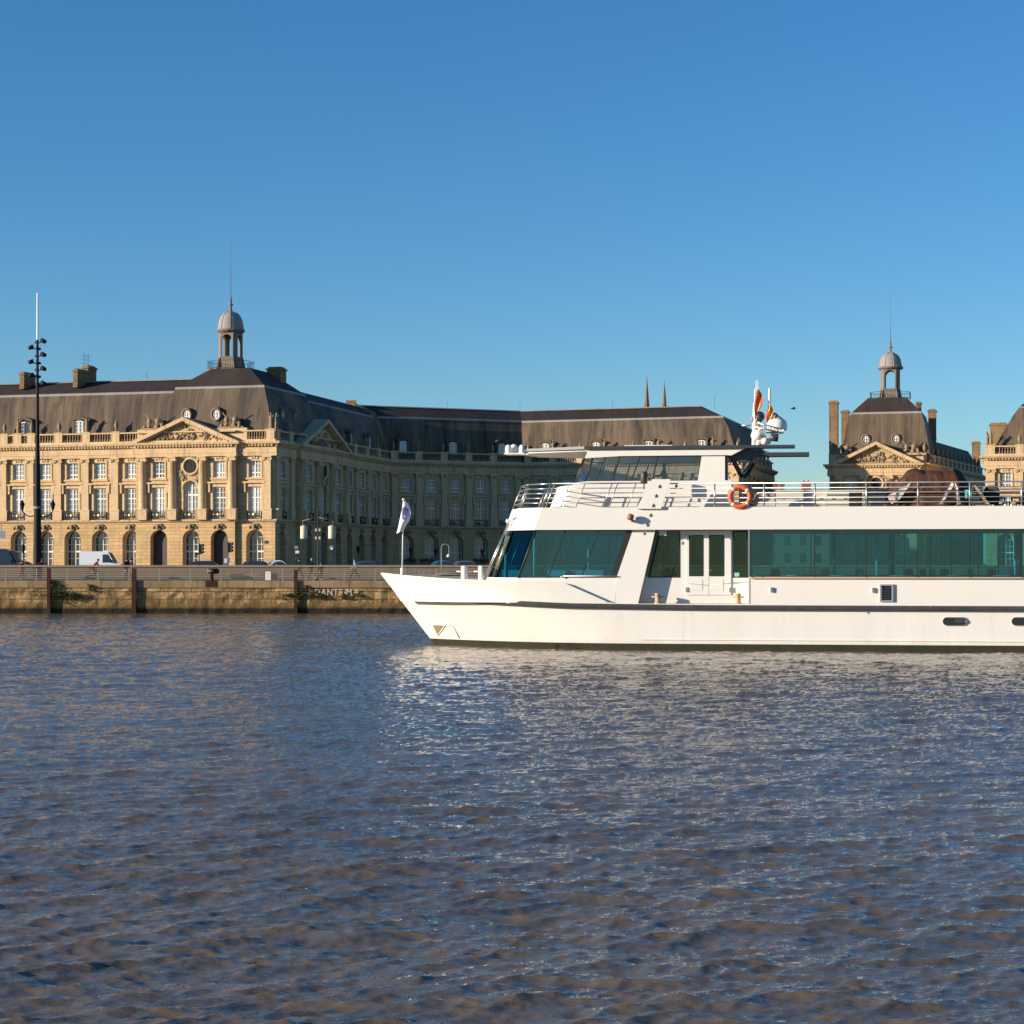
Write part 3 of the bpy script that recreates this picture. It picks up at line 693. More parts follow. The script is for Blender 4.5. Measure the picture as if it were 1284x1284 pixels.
# ------------------------------------------------------------------ right palace, cut by the frame
def pal_right():
    A = at(1236, 268.).xy; ang = R(-15.5); d = Vector((math.cos(ang), math.sin(ang))); W = 40.
    B = A + d*W; n = Vector((-d.y, d.x)); D = A + n*30
    b = Building('palace', 'limestone palace corner with balustrade and hipped slate roof at the right edge', 'palace', A)
    us = [u_of_px(A, B, 1261)] + [u_of_px(A, B, 1261)+3.75*i for i in range(1,9)]
    b.facade(A, B, us, pil=[.75] + [us[i]+1.875 for i in range(8)])
    b.balustrade(A, B, [.7] + [us[i]+1.875 for i in range(8)], kinds=('figure','urn'))
    w = MB(); A3, a3, L3 = seg_frame(D, A); w.quad((0,0,0),(L3,0,0),(L3,0,16.2),(0,0,16.2)); w.build('side_wall', M['stone'], b.root, b.loc(A3, a3, 0), a3)
    b.balustrade(D, A, [L3-.7, L3-4, L3-8], kinds=('figure','urn'))
    b.belts([D, A, B])
    b.hip(A, B, .6, 17, 16.4, [(0,16.3),(.3,16.8),(1.4,19),(2.9,21.8),(3.9,23.3),(6,25.2)], .6)
    r = b.hip(A, B, 16.9, W-.5, 15, [(0,16.3),(.1,16.8),(.6,19),(1.6,21.6),(2.4,22.9),(6,24.4)], .9)
    p = at(1252, 281).xy; b.chimney(b.root, (p.x, p.y, 17), 2.4, 2.0, 4.6, ang)
pal_right()

# ------------------------------------------------------------------ two far church spires, far roofs
for px, top, lab in ((811, 471, 'taller of two far stone church spires above the palace roof'), (833, 477, 'shorter of two far stone church spires above the palace roof')):
    Y = 620.; p = at(px, Y); t = thing('church_spire', lab, 'spire', (p.x, Y, G), .3, 'twin church spires')
    H = CZ + (HY-top)/F*Y - G; m = MB()
    m.box(-2.4,2.4,-2.4,2.4,0,H-13.5); m.lathe([(1.05,H-13.5),(.95,H-12),(.5,H-5.5),(.12,H-1.2),(.05,H)], (0,0,0), 8, False)
    m.build('spire_shaft', M['brick'], t)
    g = MB()
    for i in range(8):
        a = 2*math.pi*(i+.5)/8
        for k in range(9):
            f = k/9; r = 1.05*(1-f)+.1; g.ell((r*math.cos(a), r*math.sin(a), H-13.2+f*11.5), (.16,.16,.22), 5, 4)
        g.lathe([(.22,H-13.5),(.2,H-11.8),(.03,H-10)], (1.25*math.cos(a),1.25*math.sin(a),0), 5)
    g.build('crockets', M['statue'], t)
M['plaster'] = stone('old_plaster', (.34,.26,.18), (.26,.20,.14), (.14,.11,.09))
M['rtile'] = mat('red_roof_tiles', (.26,.10,.06), .8); M['rbrick'] = mat('red_chimney_brick', (.36,.13,.08), .85)
p = at(988, 420); t = thing('far_house', 'far low house with tiled roof and red chimneys between palace and pavilion', 'house', (p.x, 420, G))
m = MB(); m.box(-9,12,0,9,0,13.0); wl = m.build('wall', M['plaster'], t)
for i in range(6):
    for z in (1.2,5,9):
        w = MB(); w.box(-7.6+3.4*i,-6.4+3.4*i,-.06,.05,z,z+2.1); w.build('window', M['pane_dark'], t)
m = MB(); m.prism([(-9.4,-.5,13.02),(-9.4,9.5,13.02),(-9.4,4.5,15.6)], [(12.4,-.5,13.02),(12.4,9.5,13.02),(12.4,4.5,15.6)]); rf = m.build('roof', M['rtile'], t)
for x, w, h, mm in ((-2.3,1.5,19.3,'rbrick'),(-.7,.9,19.1,'plaster'),(4.6,2.0,19.6,'rbrick')):
    m = MB(); m.box(x-w/2,x+w/2,3.5,4.8,14.2,h-.7); m.box(x-w/2-.1,x+w/2+.1,3.4,4.9,h-.7,h-.5)
    for k in (-1,1): m.lathe([(.16,h-.5),(.14,h)], (x+k*w*.25,4.15,0), 8)
    m.build('chimney', M[mm], rf)
# ------------------------------------------------------------------ river, quay, street
def river():
    def tile(N, L, kp, wdir, spread, seed, slope):
        rng = np.random.default_rng(seed)
        k = 2*np.pi*np.fft.fftfreq(N, L/N); kx, ky = np.meshgrid(k, k); kk = np.hypot(kx, ky); kk[0,0] = 1
        cs = (kx*math.cos(wdir)+ky*math.sin(wdir))/kk
        S = kk**-3.7*np.exp(-1.25*(kp/kk)**2)*(np.abs(cs)**spread*.96+.04)*np.exp(-(kk*.02)**2); S[0,0] = 0
        h = np.fft.fft2(rng.standard_normal((N,N)))*np.sqrt(S)
        gx = np.real(np.fft.ifft2(1j*kx*h)); gy = np.real(np.fft.ifft2(1j*ky*h)); rms = math.sqrt((gx**2+gy**2).mean())
        h *= slope/rms
        z = np.real(np.fft.ifft2(h)); dx = np.real(np.fft.ifft2(1j*kx/kk*h)); dy = np.real(np.fft.ifft2(1j*ky/kk*h))
        return z, dx, dy
    def samp(A, L, x, y):
        N = A.shape[0]; u = (x/L*N) % N; v = (y/L*N) % N
        i = np.floor(u).astype(int) % N; j = np.floor(v).astype(int) % N; fu = u-np.floor(u); fv = v-np.floor(v); i1 = (i+1)%N; j1 = (j+1)%N
        return A[j,i]*(1-fu)*(1-fv)+A[j,i1]*fu*(1-fv)+A[j1,i]*(1-fu)*fv+A[j1,i1]*fu*fv
    ys = [8.5]
    while ys[-1] < 138.9: ys.append(ys[-1] + .038*(max(ys[-1],11)/15))
    ys[-1] = 138.9
    ys = np.array(ys); ts = np.concatenate([np.linspace(-.62,-.305,70), np.linspace(-.3,.3,480), np.linspace(.305,.62,70)])
    X = np.outer(ys, ts); Y = np.repeat(ys[:,None], len(ts), 1)
    z = np.zeros_like(X); dx = np.zeros_like(X); dy = np.zeros_like(X)
    for (N, L, kp, wd, sp, seed, sl, rot) in WAVES:
        T = tile(N, L, kp, wd, sp, seed, sl); c, s = math.cos(rot), math.sin(rot)
        xr, yr = X*c+Y*s, -X*s+Y*c
        a, b, d = (samp(q, L, xr, yr) for q in T)
        z += a; dx += -(b*c - d*s); dy += -(b*s + d*c)
    gust = .8+.25*np.sin(X*.11+Y*.05+1)*np.sin(Y*.09-X*.04)
    z *= gust
    ch = 1.0; X2 = X - ch*dx*-1*-1; Y2 = Y - ch*dy*-1*-1
    edge = np.clip((138.9-Y)/3, 0, 1); Y2 = np.where(Y > 137, Y, Y2); 
    co = np.stack([X2, Y2, z], -1).reshape(-1,3)
    nr, nc = X.shape; ii = np.arange(nr*nc).reshape(nr, nc)
    fq = np.stack([ii[:-1,:-1], ii[:-1,1:], ii[1:,1:], ii[1:,:-1]], -1).reshape(-1,4)
    # calm outer sheet, a hand below, out to the sides and behind
    b = len(co); ext = np.array([(-500,-150,-.35),(500,-150,-.35),(500,138.9,-.35),(-500,138.9,-.35)]); co = np.vstack([co, ext])
    fq = np.vstack([fq, [[b,b+1,b+2,b+3]]])
    me = bpy.data.meshes.new('river'); me.vertices.add(len(co)); me.vertices.foreach_set('co', co.ravel())
    me.loops.add(fq.size); me.loops.foreach_set('vertex_index', fq.ravel()); me.polygons.add(len(fq))
    me.polygons.foreach_set('loop_start', np.arange(0, fq.size, 4)); me.polygons.foreach_set('loop_total', np.full(len(fq), 4))
    me.polygons.foreach_set('use_smooth', np.ones(len(fq), bool)); me.update(calc_edges=True)
    m = mat('muddy_river_water', (.12,.074,.05), WROUGH, spec=.5, **{'IOR':1.33}); t = NT(m)
    big = t.noise(t.coords((.12,.2,1)), 1., 3)
    t.base(t.ramp(big, [(.3,(.112,.087,.062)),(.7,(.160,.120,.083))]))
    n1 = t.noise(t.coords((.7,2.2,1), rot=(0,0,.12)), 2.6, 5, .6, .2); n2 = t.noise(t.coords((.8,2,1), rot=(0,0,-.1)), 9., 3, .55)
    p = t.bump(n1, WB1, .12); t.bump(n2, WB2, .03, p)
    me.materials.append(m); tag(link('river', me), kind='structure')
WAVES = [(1024, 41.3, 2*math.pi/4.2, R(103), 5.0, 11, .105, 0.0), (1024, 19.7, 2*math.pi/.95, R(90), 4.0, 5, .165, .2), (1024, 10.9, 2*math.pi/.36, R(104), 4.0, 9, .15, -.1)]
WROUGH = .03; WB1 = .35; WB2 = .10
river()

M['paving'] = stone('granite_paving', (.17,.15,.12), (.14,.12,.10), (.08,.07,.06))
M['asphalt'] = mat('asphalt', (.055,.053,.052), .9)
YQ = 138.75
m = MB(); m.box(-320,320,YQ+.6,165,1.2,2.37); tag(m.build('quay_pavement', M['paving']), kind='structure')
m = MB(); m.quad((-900,165,G),(900,165,G),(900,1500,G),(-900,1500,G)); tag(m.build('street', M['asphalt']), kind='structure')
m = MB(); m.quad((-900,165.2,G+.004),(900,165.2,G+.004),(900,186,G+.004),(-900,186,G+.004)); tag(m.build('promenade_pavement', M['paving']), kind='structure')

def quay_wall():
    t = thing('quay_wall', 'old stained ashlar quay wall rising from the river', 'wall', (0, YQ, 0))
    m = mat('quay_ashlar', (.4,.3,.18), .9, spec=.2); n = NT(m)
    v, sp = xz_vec(n)
    nd = n.noise(n.coords(), .8, 3)
    v2 = n.n('ShaderNodeVectorMath', operation='ADD'); n.l(v, v2.inputs[0]); cb = n.n('ShaderNodeCombineXYZ'); n.l(n.math('MULTIPLY', nd, .35), cb.inputs[0]); n.l(n.math('MULTIPLY', nd, .16), cb.inputs[1]); n.l(cb.outputs[0], v2.inputs[1])
    br = n.n('ShaderNodeTexBrick'); n.l(v2.outputs[0], br.inputs['Vector'])
    for k, q in (('Scale',1.),('Brick Width',1.15),('Row Height',.55),('Mortar Size',.03),('Mortar Smooth',.4),('Bias',-.1)): br.inputs[k].default_value = q
    br.inputs['Color1'].default_value = (.56,.37,.18,1); br.inputs['Color2'].default_value = (.30,.18,.085,1); br.inputs['Mortar'].default_value = (.10,.075,.05,1)
    big = n.noise(n.coords((.5,1,.9)), .8, 5, .65); fine = n.noise(n.coords((2,2,2.2)), 1.5, 8, .75); st = n.noise(n.coords((3.4,1,.28)), 1., 5, .65)
    c = n.mix(n.ramp(big, [(.44,(0,0,0)),(.58,(1,1,1))]), br.outputs['Color'], (.19,.125,.06))
    c = n.mix(n.math('MULTIPLY', n.ramp(st, [(.50,(0,0,0)),(.70,(1,1,1))]), .8), c, (.55,.31,.11))
    c = n.mix(n.ramp(fine, [(.54,(0,0,0)),(.70,(.8,.8,.8))]), c, (.08,.06,.033))
    wl = n.math('ADD', sp.outputs[2], n.math('MULTIPLY', n.math('SUBTRACT', st, .5), 1.3))
    c = n.mix(n.ramp(wl, [(.0,(.8,.8,.8)),(.75,(.75,.75,.75)),(.95,(0,0,0))]), c, (.20,.125,.045))
    c = n.mix(n.ramp(n.math('ADD', sp.outputs[2], n.math('MULTIPLY', fine, .2)), [(.0,(1,1,1)),(.42,(1,1,1)),(.55,(0,0,0))]), c, (.03,.024,.016))
    n.base(c); p = n.bump(fine, .9, .10); n.bump(n.math('SUBTRACT', 1., br.outputs['Fac']), .9, .10, p)
    # uneven block faces: real relief
    w = MB(); rr = random.Random(4); nx = 420; x0, x1 = -105., 105.; zs = [-1.2,-.3,.05,.6,1.15,1.5,1.86]
    cols = [x0+(x1-x0)*i/nx for i in range(nx+1)]
    vs = [(x, rr.uniform(-.05,.06), z) for z in zs for x in cols]; vs = [(x, y if 0 < z < 1.8 else 0, z) for x, y, z in vs]
    fs = [(r*(nx+1)+i, r*(nx+1)+i+1, (r+1)*(nx+1)+i+1, (r+1)*(nx+1)+i) for r in range(len(zs)-1) for i in range(nx)]
    w.add(vs, fs); w.box(-320,-105,0,.5,-1.2,1.86); w.box(105,320,0,.5,-1.2,1.86)
    w.build('wall_face', m, t)
    cm = stone('coping_stone', (.46,.33,.18), (.30,.21,.11), (.10,.08,.05), .9, 2.6, .8)
    c = MB(); x = -110.
    while x < 110:
        L = rr.uniform(1.6,3.0); c.box(x+.012, x+L-.012, -.10+rr.uniform(-.02,.02), .62, 1.86, 2.37+rr.uniform(-.012,.012)); x += L
    c.box(-320,-110.1,-.1,.62,1.86,2.37); c.box(113.2,320,-.1,.62,1.86,2.37); c.build('coping', cm, t)
    pw = mat('faded_white_paint', (.56,.47,.35), .9)
    for s, px, py, h, sx in (('DANTE M', 394.5, 746.2, .46, .86), ('20', 443.5, 743.4, .24, .95)):
        cu = bpy.data.curves.new('lettering', 'FONT'); cu.body = s; cu.size = h*1.42; cu.extrude = .004; cu.offset = .012; cu.space_character = 1.16
        tmp = bpy.data.objects.new('tmp', cu); COL.objects.link(tmp); dg = bpy.context.evaluated_depsgraph_get()
        me = bpy.data.meshes.new_from_object(tmp.evaluated_get(dg)); bpy.data.objects.remove(tmp)
        me.transform(Matrix.Rotation(R(90), 4, 'X') @ Matrix.Diagonal((sx,1,1,1))); me.materials.clear(); me.materials.append(pw)
        p = at(px, YQ, py); link('painted_lettering', me, t, (p.x, -.075, p.z))
quay_wall()

M['ftimber'] = stone('grey_weathered_timber', (.36,.28,.20), (.29,.23,.165), (.17,.14,.11))
M['fsteel'] = mat('galvanised_rail', (.36,.30,.22), .55, .1)
def guard():
    t = thing('guard_fence', 'low timber-topped guard fence with thin rails along the quay edge', 'fence', (0, 139.55, 2.37))
    z0 = 0
    m = MB(); m.box(-70,70,-.10,.12,.98,1.12); m.build('top_rail', M['ftimber'], t)
    for k in range(6):
        m = MB(); z = .16+.135*k; m.box(-70,70,-.015,.015,z-.02,z+.02); m.build('rail', M['fsteel'], t)
    post = MB(); post.box(-.035,.035,.02,.12,0,.98); post.box(-.06,.06,.0,.14,0,.03); pm = post.mesh('post', M['fsteel'])
    x0 = at(45.5,139.55).x; dx = 38.6/F*139.55
    for k in range(-9, 22): link('post', pm, t, (x0+k*dx, 0, 0))
guard()
m = MB(); m.box(-320,320,0,.5,0,.92); m.box(-320,320,-.06,.56,.92,1.0)
tag(m.build('low_stone_wall', stone('terrace_stone', (.22,.17,.115), (.17,.13,.09), (.10,.08,.06), .45, 1.5), None, (0,165,2.37-.0)), 'long low stone wall across the terrace behind the quay fence', 'wall')

# fender piles
M['rust'] = stone('rusty_steel', (.085,.030,.018), (.055,.021,.014), (.022,.014,.012), None, 1, .9)
for px, y0, lab, w in ((60.5,712.5,'rusty steel fender pile beside the leafy clump on the quay wall',.25), (167.5,713,'thickest rusty fender pile, below the two dark-clad people',.32), (370.5,714,'rusty fender pile left of the painted letters on the quay wall',.24)):
    p = at(px, 138.4); t = thing('fender_pile', lab, 'pile', (p.x, 138.58, 0), 0, 'fender piles on the quay wall')
    zt = CZ-(y0-HY)/F*138.4; m = MB()
    m.box(-w/2,w/2,-.10,-.07,-1.2,zt); m.box(-w/2,w/2,.07,.10,-1.2,zt); m.box(-w/10,w/10,-.07,.07,-1.2,zt); m.build('beam', M['rust'], t)
    m = MB(); m.box(-w/2-.04,w/2+.04,.10,.2,1.4,1.5); m.build('bracket', M['rust'], t); m = MB(); m.box(-w/2-.04,w/2+.04,.10,.2,.4,.5); m.build('bracket', M['rust'], t)

# plants on the wall
def leaf_mat(name, a, b):
    m = mat(name, a, .7, spec=.2); t = NT(m); oi = t.noise(t.coords(), 6, 2); t.base(t.ramp(oi, [(.3,a),(.7,b)])); return m
M['leaf'] = leaf_mat('wall_plant_leaves', (.055,.075,.018), (.11,.12,.035)); M['moss'] = leaf_mat('dry_wall_grass', (.10,.095,.03), (.16,.13,.05))
def clump(px, py, w, h, n, lab, mt, hang=.2):
    p = at(px, YQ, py); t = thing('wall_plant', lab, 'plant', (p.x, YQ-.06, p.z)); rr = random.Random(int(px*7+py)); m = MB(); st = MB()
    cs = [(rr.gauss(0,w*.28), rr.gauss(0,h*.25)) for _ in range(max(4,n//40))]
    for cx, cz in cs: st.tube((cx*.4,.05,cz*.3),(cx,-.16,cz),.012,4)
    for _ in range(n):
        cx, cz = rr.choice(cs); x = cx+rr.gauss(0,w*.11); z = cz+rr.gauss(0,h*.14); y = -abs(rr.gauss(.02,.13)); s = rr.uniform(.04,.10)
        a = Vector((rr.gauss(0,1),rr.gauss(0,1),rr.gauss(0,1)-hang)).normalized(); b = a.orthogonal().normalized()
        c = Vector((x,y,z)); m.quad(c-b*s*.4, c+a*s*.7-b*s*.1, c+a*s*1.7, c+b*s*.5)
    m.build('foliage', mt, t, recalc=False); st.build('stem', M['ftimber'], t)
clump(75,745,1.9,.75,900,'widest dark green plant clump on the quay wall right of the first rusty pile',M['leaf'])
clump(68,733,.75,.7,380,'green plant hanging off the coping just right of the first rusty pile',M['leaf'])
clump(95,748,1.3,.55,420,'straggly dark green plant on the quay wall right of the widest clump',M['leaf'])
clump(115,737,.55,.45,160,'small isolated tuft under the coping below the red-jacketed cyclist',M['leaf'])
clump(358,745,1.3,.4,260,'olive grass tuft on the quay wall left of the third rusty pile',M['moss'])
clump(378,746,1.0,.45,240,'olive grass tuft on the quay wall just right of the third rusty pile',M['moss'])
clump(391,745,.8,.4,200,'olive grass tuft below the start of the painted letters',M['moss'])
clump(405,748,.5,.3,130,'green tuft under the middle of the painted letters',M['leaf'])
clump(428,749,.8,.35,170,'green tuft under the last painted letter',M['moss'])
clump(384,736,.5,.25,90,'tiny tuft in the coping joint above the painted letters',M['moss'])
clump(449,747,.7,.3,120,'olive tuft right of the painted letters',M['moss'])
clump(488,736,.6,.3,120,'green tuft below the coping beside the bow of the boat',M['leaf'])

# white notice and bollard on the quay
p = at(336, 139.35, 722); m = MB(); m.box(-.20,.20,-.012,.012,-.31,.31)
t = thing('notice_board', 'white notice board fixed to the quay fence', 'sign', (p.x, 139.38, p.z)); m.build('board', mat('white_notice', (.78,.76,.68), .5), t)
m = MB()
for k in range(3): m.box(-.15,.15,-.016,-.012,.17-.2*k,.175-.2*k)
m.build('printed_lines', mat('pale_grey_print', (.55,.54,.5), .6), t)
p = at(265, YQ, 727); t = thing('mooring_bollard', 'black hammer-head mooring bollard on a rust-brown stone base', 'bollard', (p.x, YQ+.12, 2.37))
m = MB(); m.lathe([(.21,.0),(.15,.08),(.13,.45),(.15,.55)], (0,0,0), 12); m.build('post', M['rust'], t)
m = MB(); m.tube((-.22,0,.68),(.42,0,.68),.19,14); m.ell((.42,0,.68),(.14,.19,.19)); m.build('head', M['iron'], t)
m = MB(); m.lathe([(.02,0),(.17,.005),(.17,.03),(.02,.035)], (0,0,0), 12); me = m.mesh('end_cap', M['win']); me.transform(Matrix.Translation((-.225,0,.68)) @ Matrix.Rotation(R(-90),4,'Y')); link('end_cap', me, t)
m = MB(); m.box(-.42,.42,-.235,-.215,-.46,.0); m.build('base', M['rust'], t)
# ------------------------------------------------------------------ the river boat
YAW = -7.8; BO = Vector((-3.48, 86.2, 0.)); _c, _s = math.cos(R(YAW)), math.sin(R(YAW))
NY = -4.2; XE = 46.
def bl(px, py, yl):
    """photo pixel -> boat coordinates (x aft, z up) on the fore-and-aft plane yl"""
    dx, dy, dz = (px-CX)/F, 1., -(py-HY)/F
    # camera in boat frame
    cx, cy = -BO.x, -BO.y
    lx, ly = cx*_c + cy*_s, -cx*_s + cy*_c
    ddx, ddy = dx*_c + dy*_s, -dx*_s + dy*_c
    t = (yl-ly)/ddy
    return (lx + t*ddx, CZ + t*dz)
bx = lambda px, yl=NY: bl(px, 705, yl)[0]
def bz(px, py, yl=NY): return bl(px, py, yl)[1]
M['white'] = mat('white_hull_paint', (.80,.765,.70), .38, spec=.45)
def _white():
    t = NT(M['white']); a = t.noise(t.coords((.5,.5,.25)), 1.2, 5, .6); st = t.noise(t.coords((2.5,1,.12)), 1., 5, .65); f = t.noise(t.coords(), 5, 5, .7)
    c = t.mix(t.ramp(a, [(.35,(0,0,0)),(.7,(1,1,1))]), (.82,.785,.72), (.78,.74,.67))
    c = t.mix(t.math('MULTIPLY', t.ramp(st, [(.58,(0,0,0)),(.8,(1,1,1))]), .28), c, (.62,.53,.42))
    sp = t.n('ShaderNodeSeparateXYZ'); t.l(t.tc.outputs['Object'], sp.inputs[0]); d = t.noise(t.coords((1.6,1,.35)), 1.3, 5, .7)
    lo = t.ramp(t.math('ADD', sp.outputs[2], t.math('MULTIPLY', d, .9)), [(.45,(.8,.8,.8)),(.95,(0,0,0))]); c = t.mix(t.math('MULTIPLY', lo, .55), c, (.60,.47,.30))
    v, _ = xz_vec(t); pl = t.n('ShaderNodeTexBrick'); t.l(v, pl.inputs['Vector'])
    for k, q in (('Scale',1.),('Brick Width',3.1),('Row Height',.82),('Mortar Size',.012),('Mortar Smooth',.6)): pl.inputs[k].default_value = q
    t.base(t.mix(t.math('MULTIPLY', pl.outputs['Fac'], .10), c, (.5,.45,.38)))
    t.bump(a, .22, .09, t.bump(pl.outputs['Fac'], .08, .02)); t.l(t.ramp(f, [(.3,(.3,.3,.3)),(.8,(.5,.5,.5))]), t.b.inputs['Roughness'])
_white()
M['clean'] = mat('white_superstructure_paint', (.80,.765,.70), .42, spec=.4)
def _clean():
    t = NT(M['clean']); a = t.noise(t.coords((.4,.4,.5)), 1., 4); f = t.noise(t.coords((2,1,.2)), 1.5, 5, .65)
    c = t.mix(a, (.82,.785,.72), (.785,.75,.685)); c = t.mix(t.math('MULTIPLY', t.ramp(f, [(.6,(0,0,0)),(.8,(1,1,1))]), .15), c, (.62,.55,.45)); t.base(c)
_clean()
M['boot'] = stone('fouled_boot_topping', (.035,.035,.024), (.05,.045,.025), (.015,.015,.012), None, 1, .8)
M['rubber'] = stone('scuffed_black_rubbing_strake', (.035,.036,.04), (.055,.055,.058), (.12,.115,.105), None, 1, .35)
M['steel'] = mat('brushed_stainless_rail', (.55,.52,.48), .35, .85)
M['deck'] = stone('tan_deck', (.34,.22,.13), (.30,.19,.11), (.2,.14,.09))
M['charcoal'] = mat('charcoal_roof_paint', (.045,.05,.06), .45)
M['frame'] = mat('dark_window_gasket', (.02,.022,.024), .5)
def tglass(name, tint, refl=(.5,.95,1.), rough=.0, ior=2.0):
    m = bpy.data.materials.new(name); m.use_nodes = True; nt = m.node_tree; nt.nodes.clear()
    o = nt.nodes.new('ShaderNodeOutputMaterial'); mx = nt.nodes.new('ShaderNodeMixShader'); tr = nt.nodes.new('ShaderNodeBsdfTransparent'); gl = nt.nodes.new('ShaderNodeBsdfGlossy'); fr = nt.nodes.new('ShaderNodeFresnel')
    tr.inputs[0].default_value = (*tint, 1); gl.inputs[0].default_value = (*refl,1); gl.inputs['Roughness'].default_value = rough
    ge = nt.nodes.new('ShaderNodeNewGeometry'); mi = nt.nodes.new('ShaderNodeMix'); nt.links.new(ge.outputs['Backfacing'], mi.inputs[0]); mi.inputs[2].default_value = ior; mi.inputs[3].default_value = 1/ior; nt.links.new(mi.outputs[0], fr.inputs[0])
    for a, b in ((fr.outputs[0], mx.inputs[0]), (tr.outputs[0], mx.inputs[1]), (gl.outputs[0], mx.inputs[2]), (mx.outputs[0], o.inputs[0])): nt.links.new(a, b)
    return m
M['teal'] = tglass('teal_tinted_glass', (.12,.43,.62), (.40,.84,1.)); M['teal_front'] = tglass('teal_front_glass', (.10,.40,.50), (.5,.9,.9), 0., 1.45); M['teal_pale'] = tglass('pale_teal_glass', (.50,.78,.70), (.5,.9,.9), 0., 1.5); M['smoke'] = tglass('smoke_tinted_glass', (.55,.60,.66), (.95,.95,1.), 0., 1.9); M['green'] = tglass('green_tinted_glass', (.22,.42,.33), (.8,.95,.9), 0., 1.6)
BOAT = thing('river_boat', 'white river cruise boat with teal saloon windows, wheelhouse and open upper deck', 'boat', BO, R(YAW))
B_ = lambda mb, name, m, par=None: mb.build(name, m, par or BOAT)

# hull ------------------------------------------------------------
def zr(x):     # height of the rubbing strake (its middle) along the hull
    pts = [(-1, 2.28), (0.2, 2.17), (2.6, 2.02), (6.5, 1.86), (12, 1.80), (60, 1.77)]
    for (a, p), (b, q) in zip(pts[:-1], pts[1:]):
        if x <= b: return p + (q-p)*max(0,(x-a))/(b-a)
    return 1.77
XA = bx(705); XB = bx(764, -4.1)
Z_S = bz(660, 728.5, -3.7); Z_A = bz(705, 731, -4.1)
def ztop(x):
    if x < 1.6: f = (x+2.5)/4.1; return 3.21 + (2.93-3.21)*max(0,f)**.8
    if x < XA: return 2.93 + (Z_A-2.93)*(x-1.6)/(XA-1.6)
    if x < XB: return Z_A + (1.955-Z_A)*(x-XA)/(XB-XA)
    return 1.955
def xs(z): return -2.5*(z/3.2) if z > 0 else .35*(-z)
def half(x, z):
    Lz = 10.5 - 1.1*z; t = (x-xs(z))/max(Lz,6.0)
    if t <= 0: return 0.
    return 4.2*(1-(1-min(t,1))**2.15)
def hull_grid(zf, par):
    """rows of (x, halfbreadth, z); zf(x) gives the height of each row"""
    rows = []
    for f in zf:
        row = []
        for p in par:
            z = f(0)
            for _ in range(6):
                x = xs(z) + (XE-xs(z))*p; z = f(x)
            row.append((x, half(x, z), z))
        rows.append(row)
    return rows
par = [ (i/60)**2.2*.33 for i in range(61)] + [.33+.67*i/20 for i in range(1,21)]
def hull_part(name, zf, m, close=False):
    rows = hull_grid(zf, par); mb = MB()
    for sg in (-1, 1):
        vs = [(x, sg*b, z) for r in rows for x, b, z in r]; n = len(par)
        mb.add(vs, [(k*n+i, k*n+i+1, (k+1)*n+i+1, (k+1)*n+i) for k in range(len(rows)-1) for i in range(n-1)], True)
    st = [r[-1] for r in rows]
    mb.add([(x,-b,z) for x,b,z in st] + [(x,b,z) for x,b,z in st[::-1]], [tuple(range(2*len(st)))])
    return B_(mb, name, m)
HULL = hull_part('hull', [lambda x: .27, lambda x: .8, lambda x: 1.4, lambda x: zr(x)-.02] + [ (lambda x, f=f: zr(x)-.02+(ztop(x)-zr(x)+.02)*f) for f in (.34,.67,1.)], M['white'])
hull_part('boot_topping', [lambda x: -.9, lambda x: -.3, lambda x: .0, lambda x: .265], M['boot'])
# bulwark inner face and capping, foredeck
mb = MB(); rows = [i for i in np.linspace(-2.42, XB, 50)]
for sg in (-1,1):
    vs = []
    for x in rows:
        z = ztop(x); b = half(x, z); bi = max(b-.14, 0)
        vs += [(x, sg*b, z+.002), (x, sg*b, z+.035), (x, sg*bi, z+.035), (x, sg*bi, max(1.98, min(z, -1.28*(x-.2))))]
    n = len(rows); mb.add(vs, [(4*i+k, 4*i+k+1, 4*i+k+5, 4*i+k+4) for i in range(n-1) for k in range(3)])
B_(mb, 'bulwark', M['clean'])
mb = MB(); xsd = np.linspace(-1.3, XE, 60)
L_ = [(x, -half(x,1.93)+.03) for x in xsd]; mb.add([(x,y,1.94) for x,y in L_] + [(x,-y,1.94) for x,y in L_[::-1]], [tuple(range(2*len(L_)))]); B_(mb, 'deck', M['deck'])
# rubbing strake, pointed at its fore end
x0 = bx(560, -2.2); mb = MB(); vs = []; xr = list(np.linspace(x0, x0+2.5, 10)) + list(np.linspace(x0+2.8, XE, 60))
for x in xr:
    k = min(1, (x-x0)/1.2+.02); h = .105*k**.6; z = zr(x); pr = .13*k
    for dz, o in ((h, -.02),(h, pr),(h*.3, pr+.03*k),(-h*.3, pr+.03*k),(-h, pr),(-h,-.02)): vs.append((x, half(x,z)+o, z+dz))
n = len(xr)
for sg in (-1,1): mb.add([(x,sg*y,z) for x,y,z in vs], [(6*i+k, 6*i+k+1, 6*i+k+7, 6*i+k+6) for i in range(n-1) for k in range(5)])
B_(mb, 'rubbing_strake', M['rubber'])
mb = MB(); vs = []; xr = np.linspace(bx(805), XE, 30)
for x in xr:
    for dz, o in ((.46,.0),(.455,.035),(.425,.035),(.42,.0)): vs.append((x, -half(x,.44)-o, dz))
mb.add(vs, [(4*i+k, 4*i+k+1, 4*i+k+5, 4*i+k+4) for i in range(len(xr)-1) for k in range(3)]); B_(mb, 'hull_knuckle', M['white'])
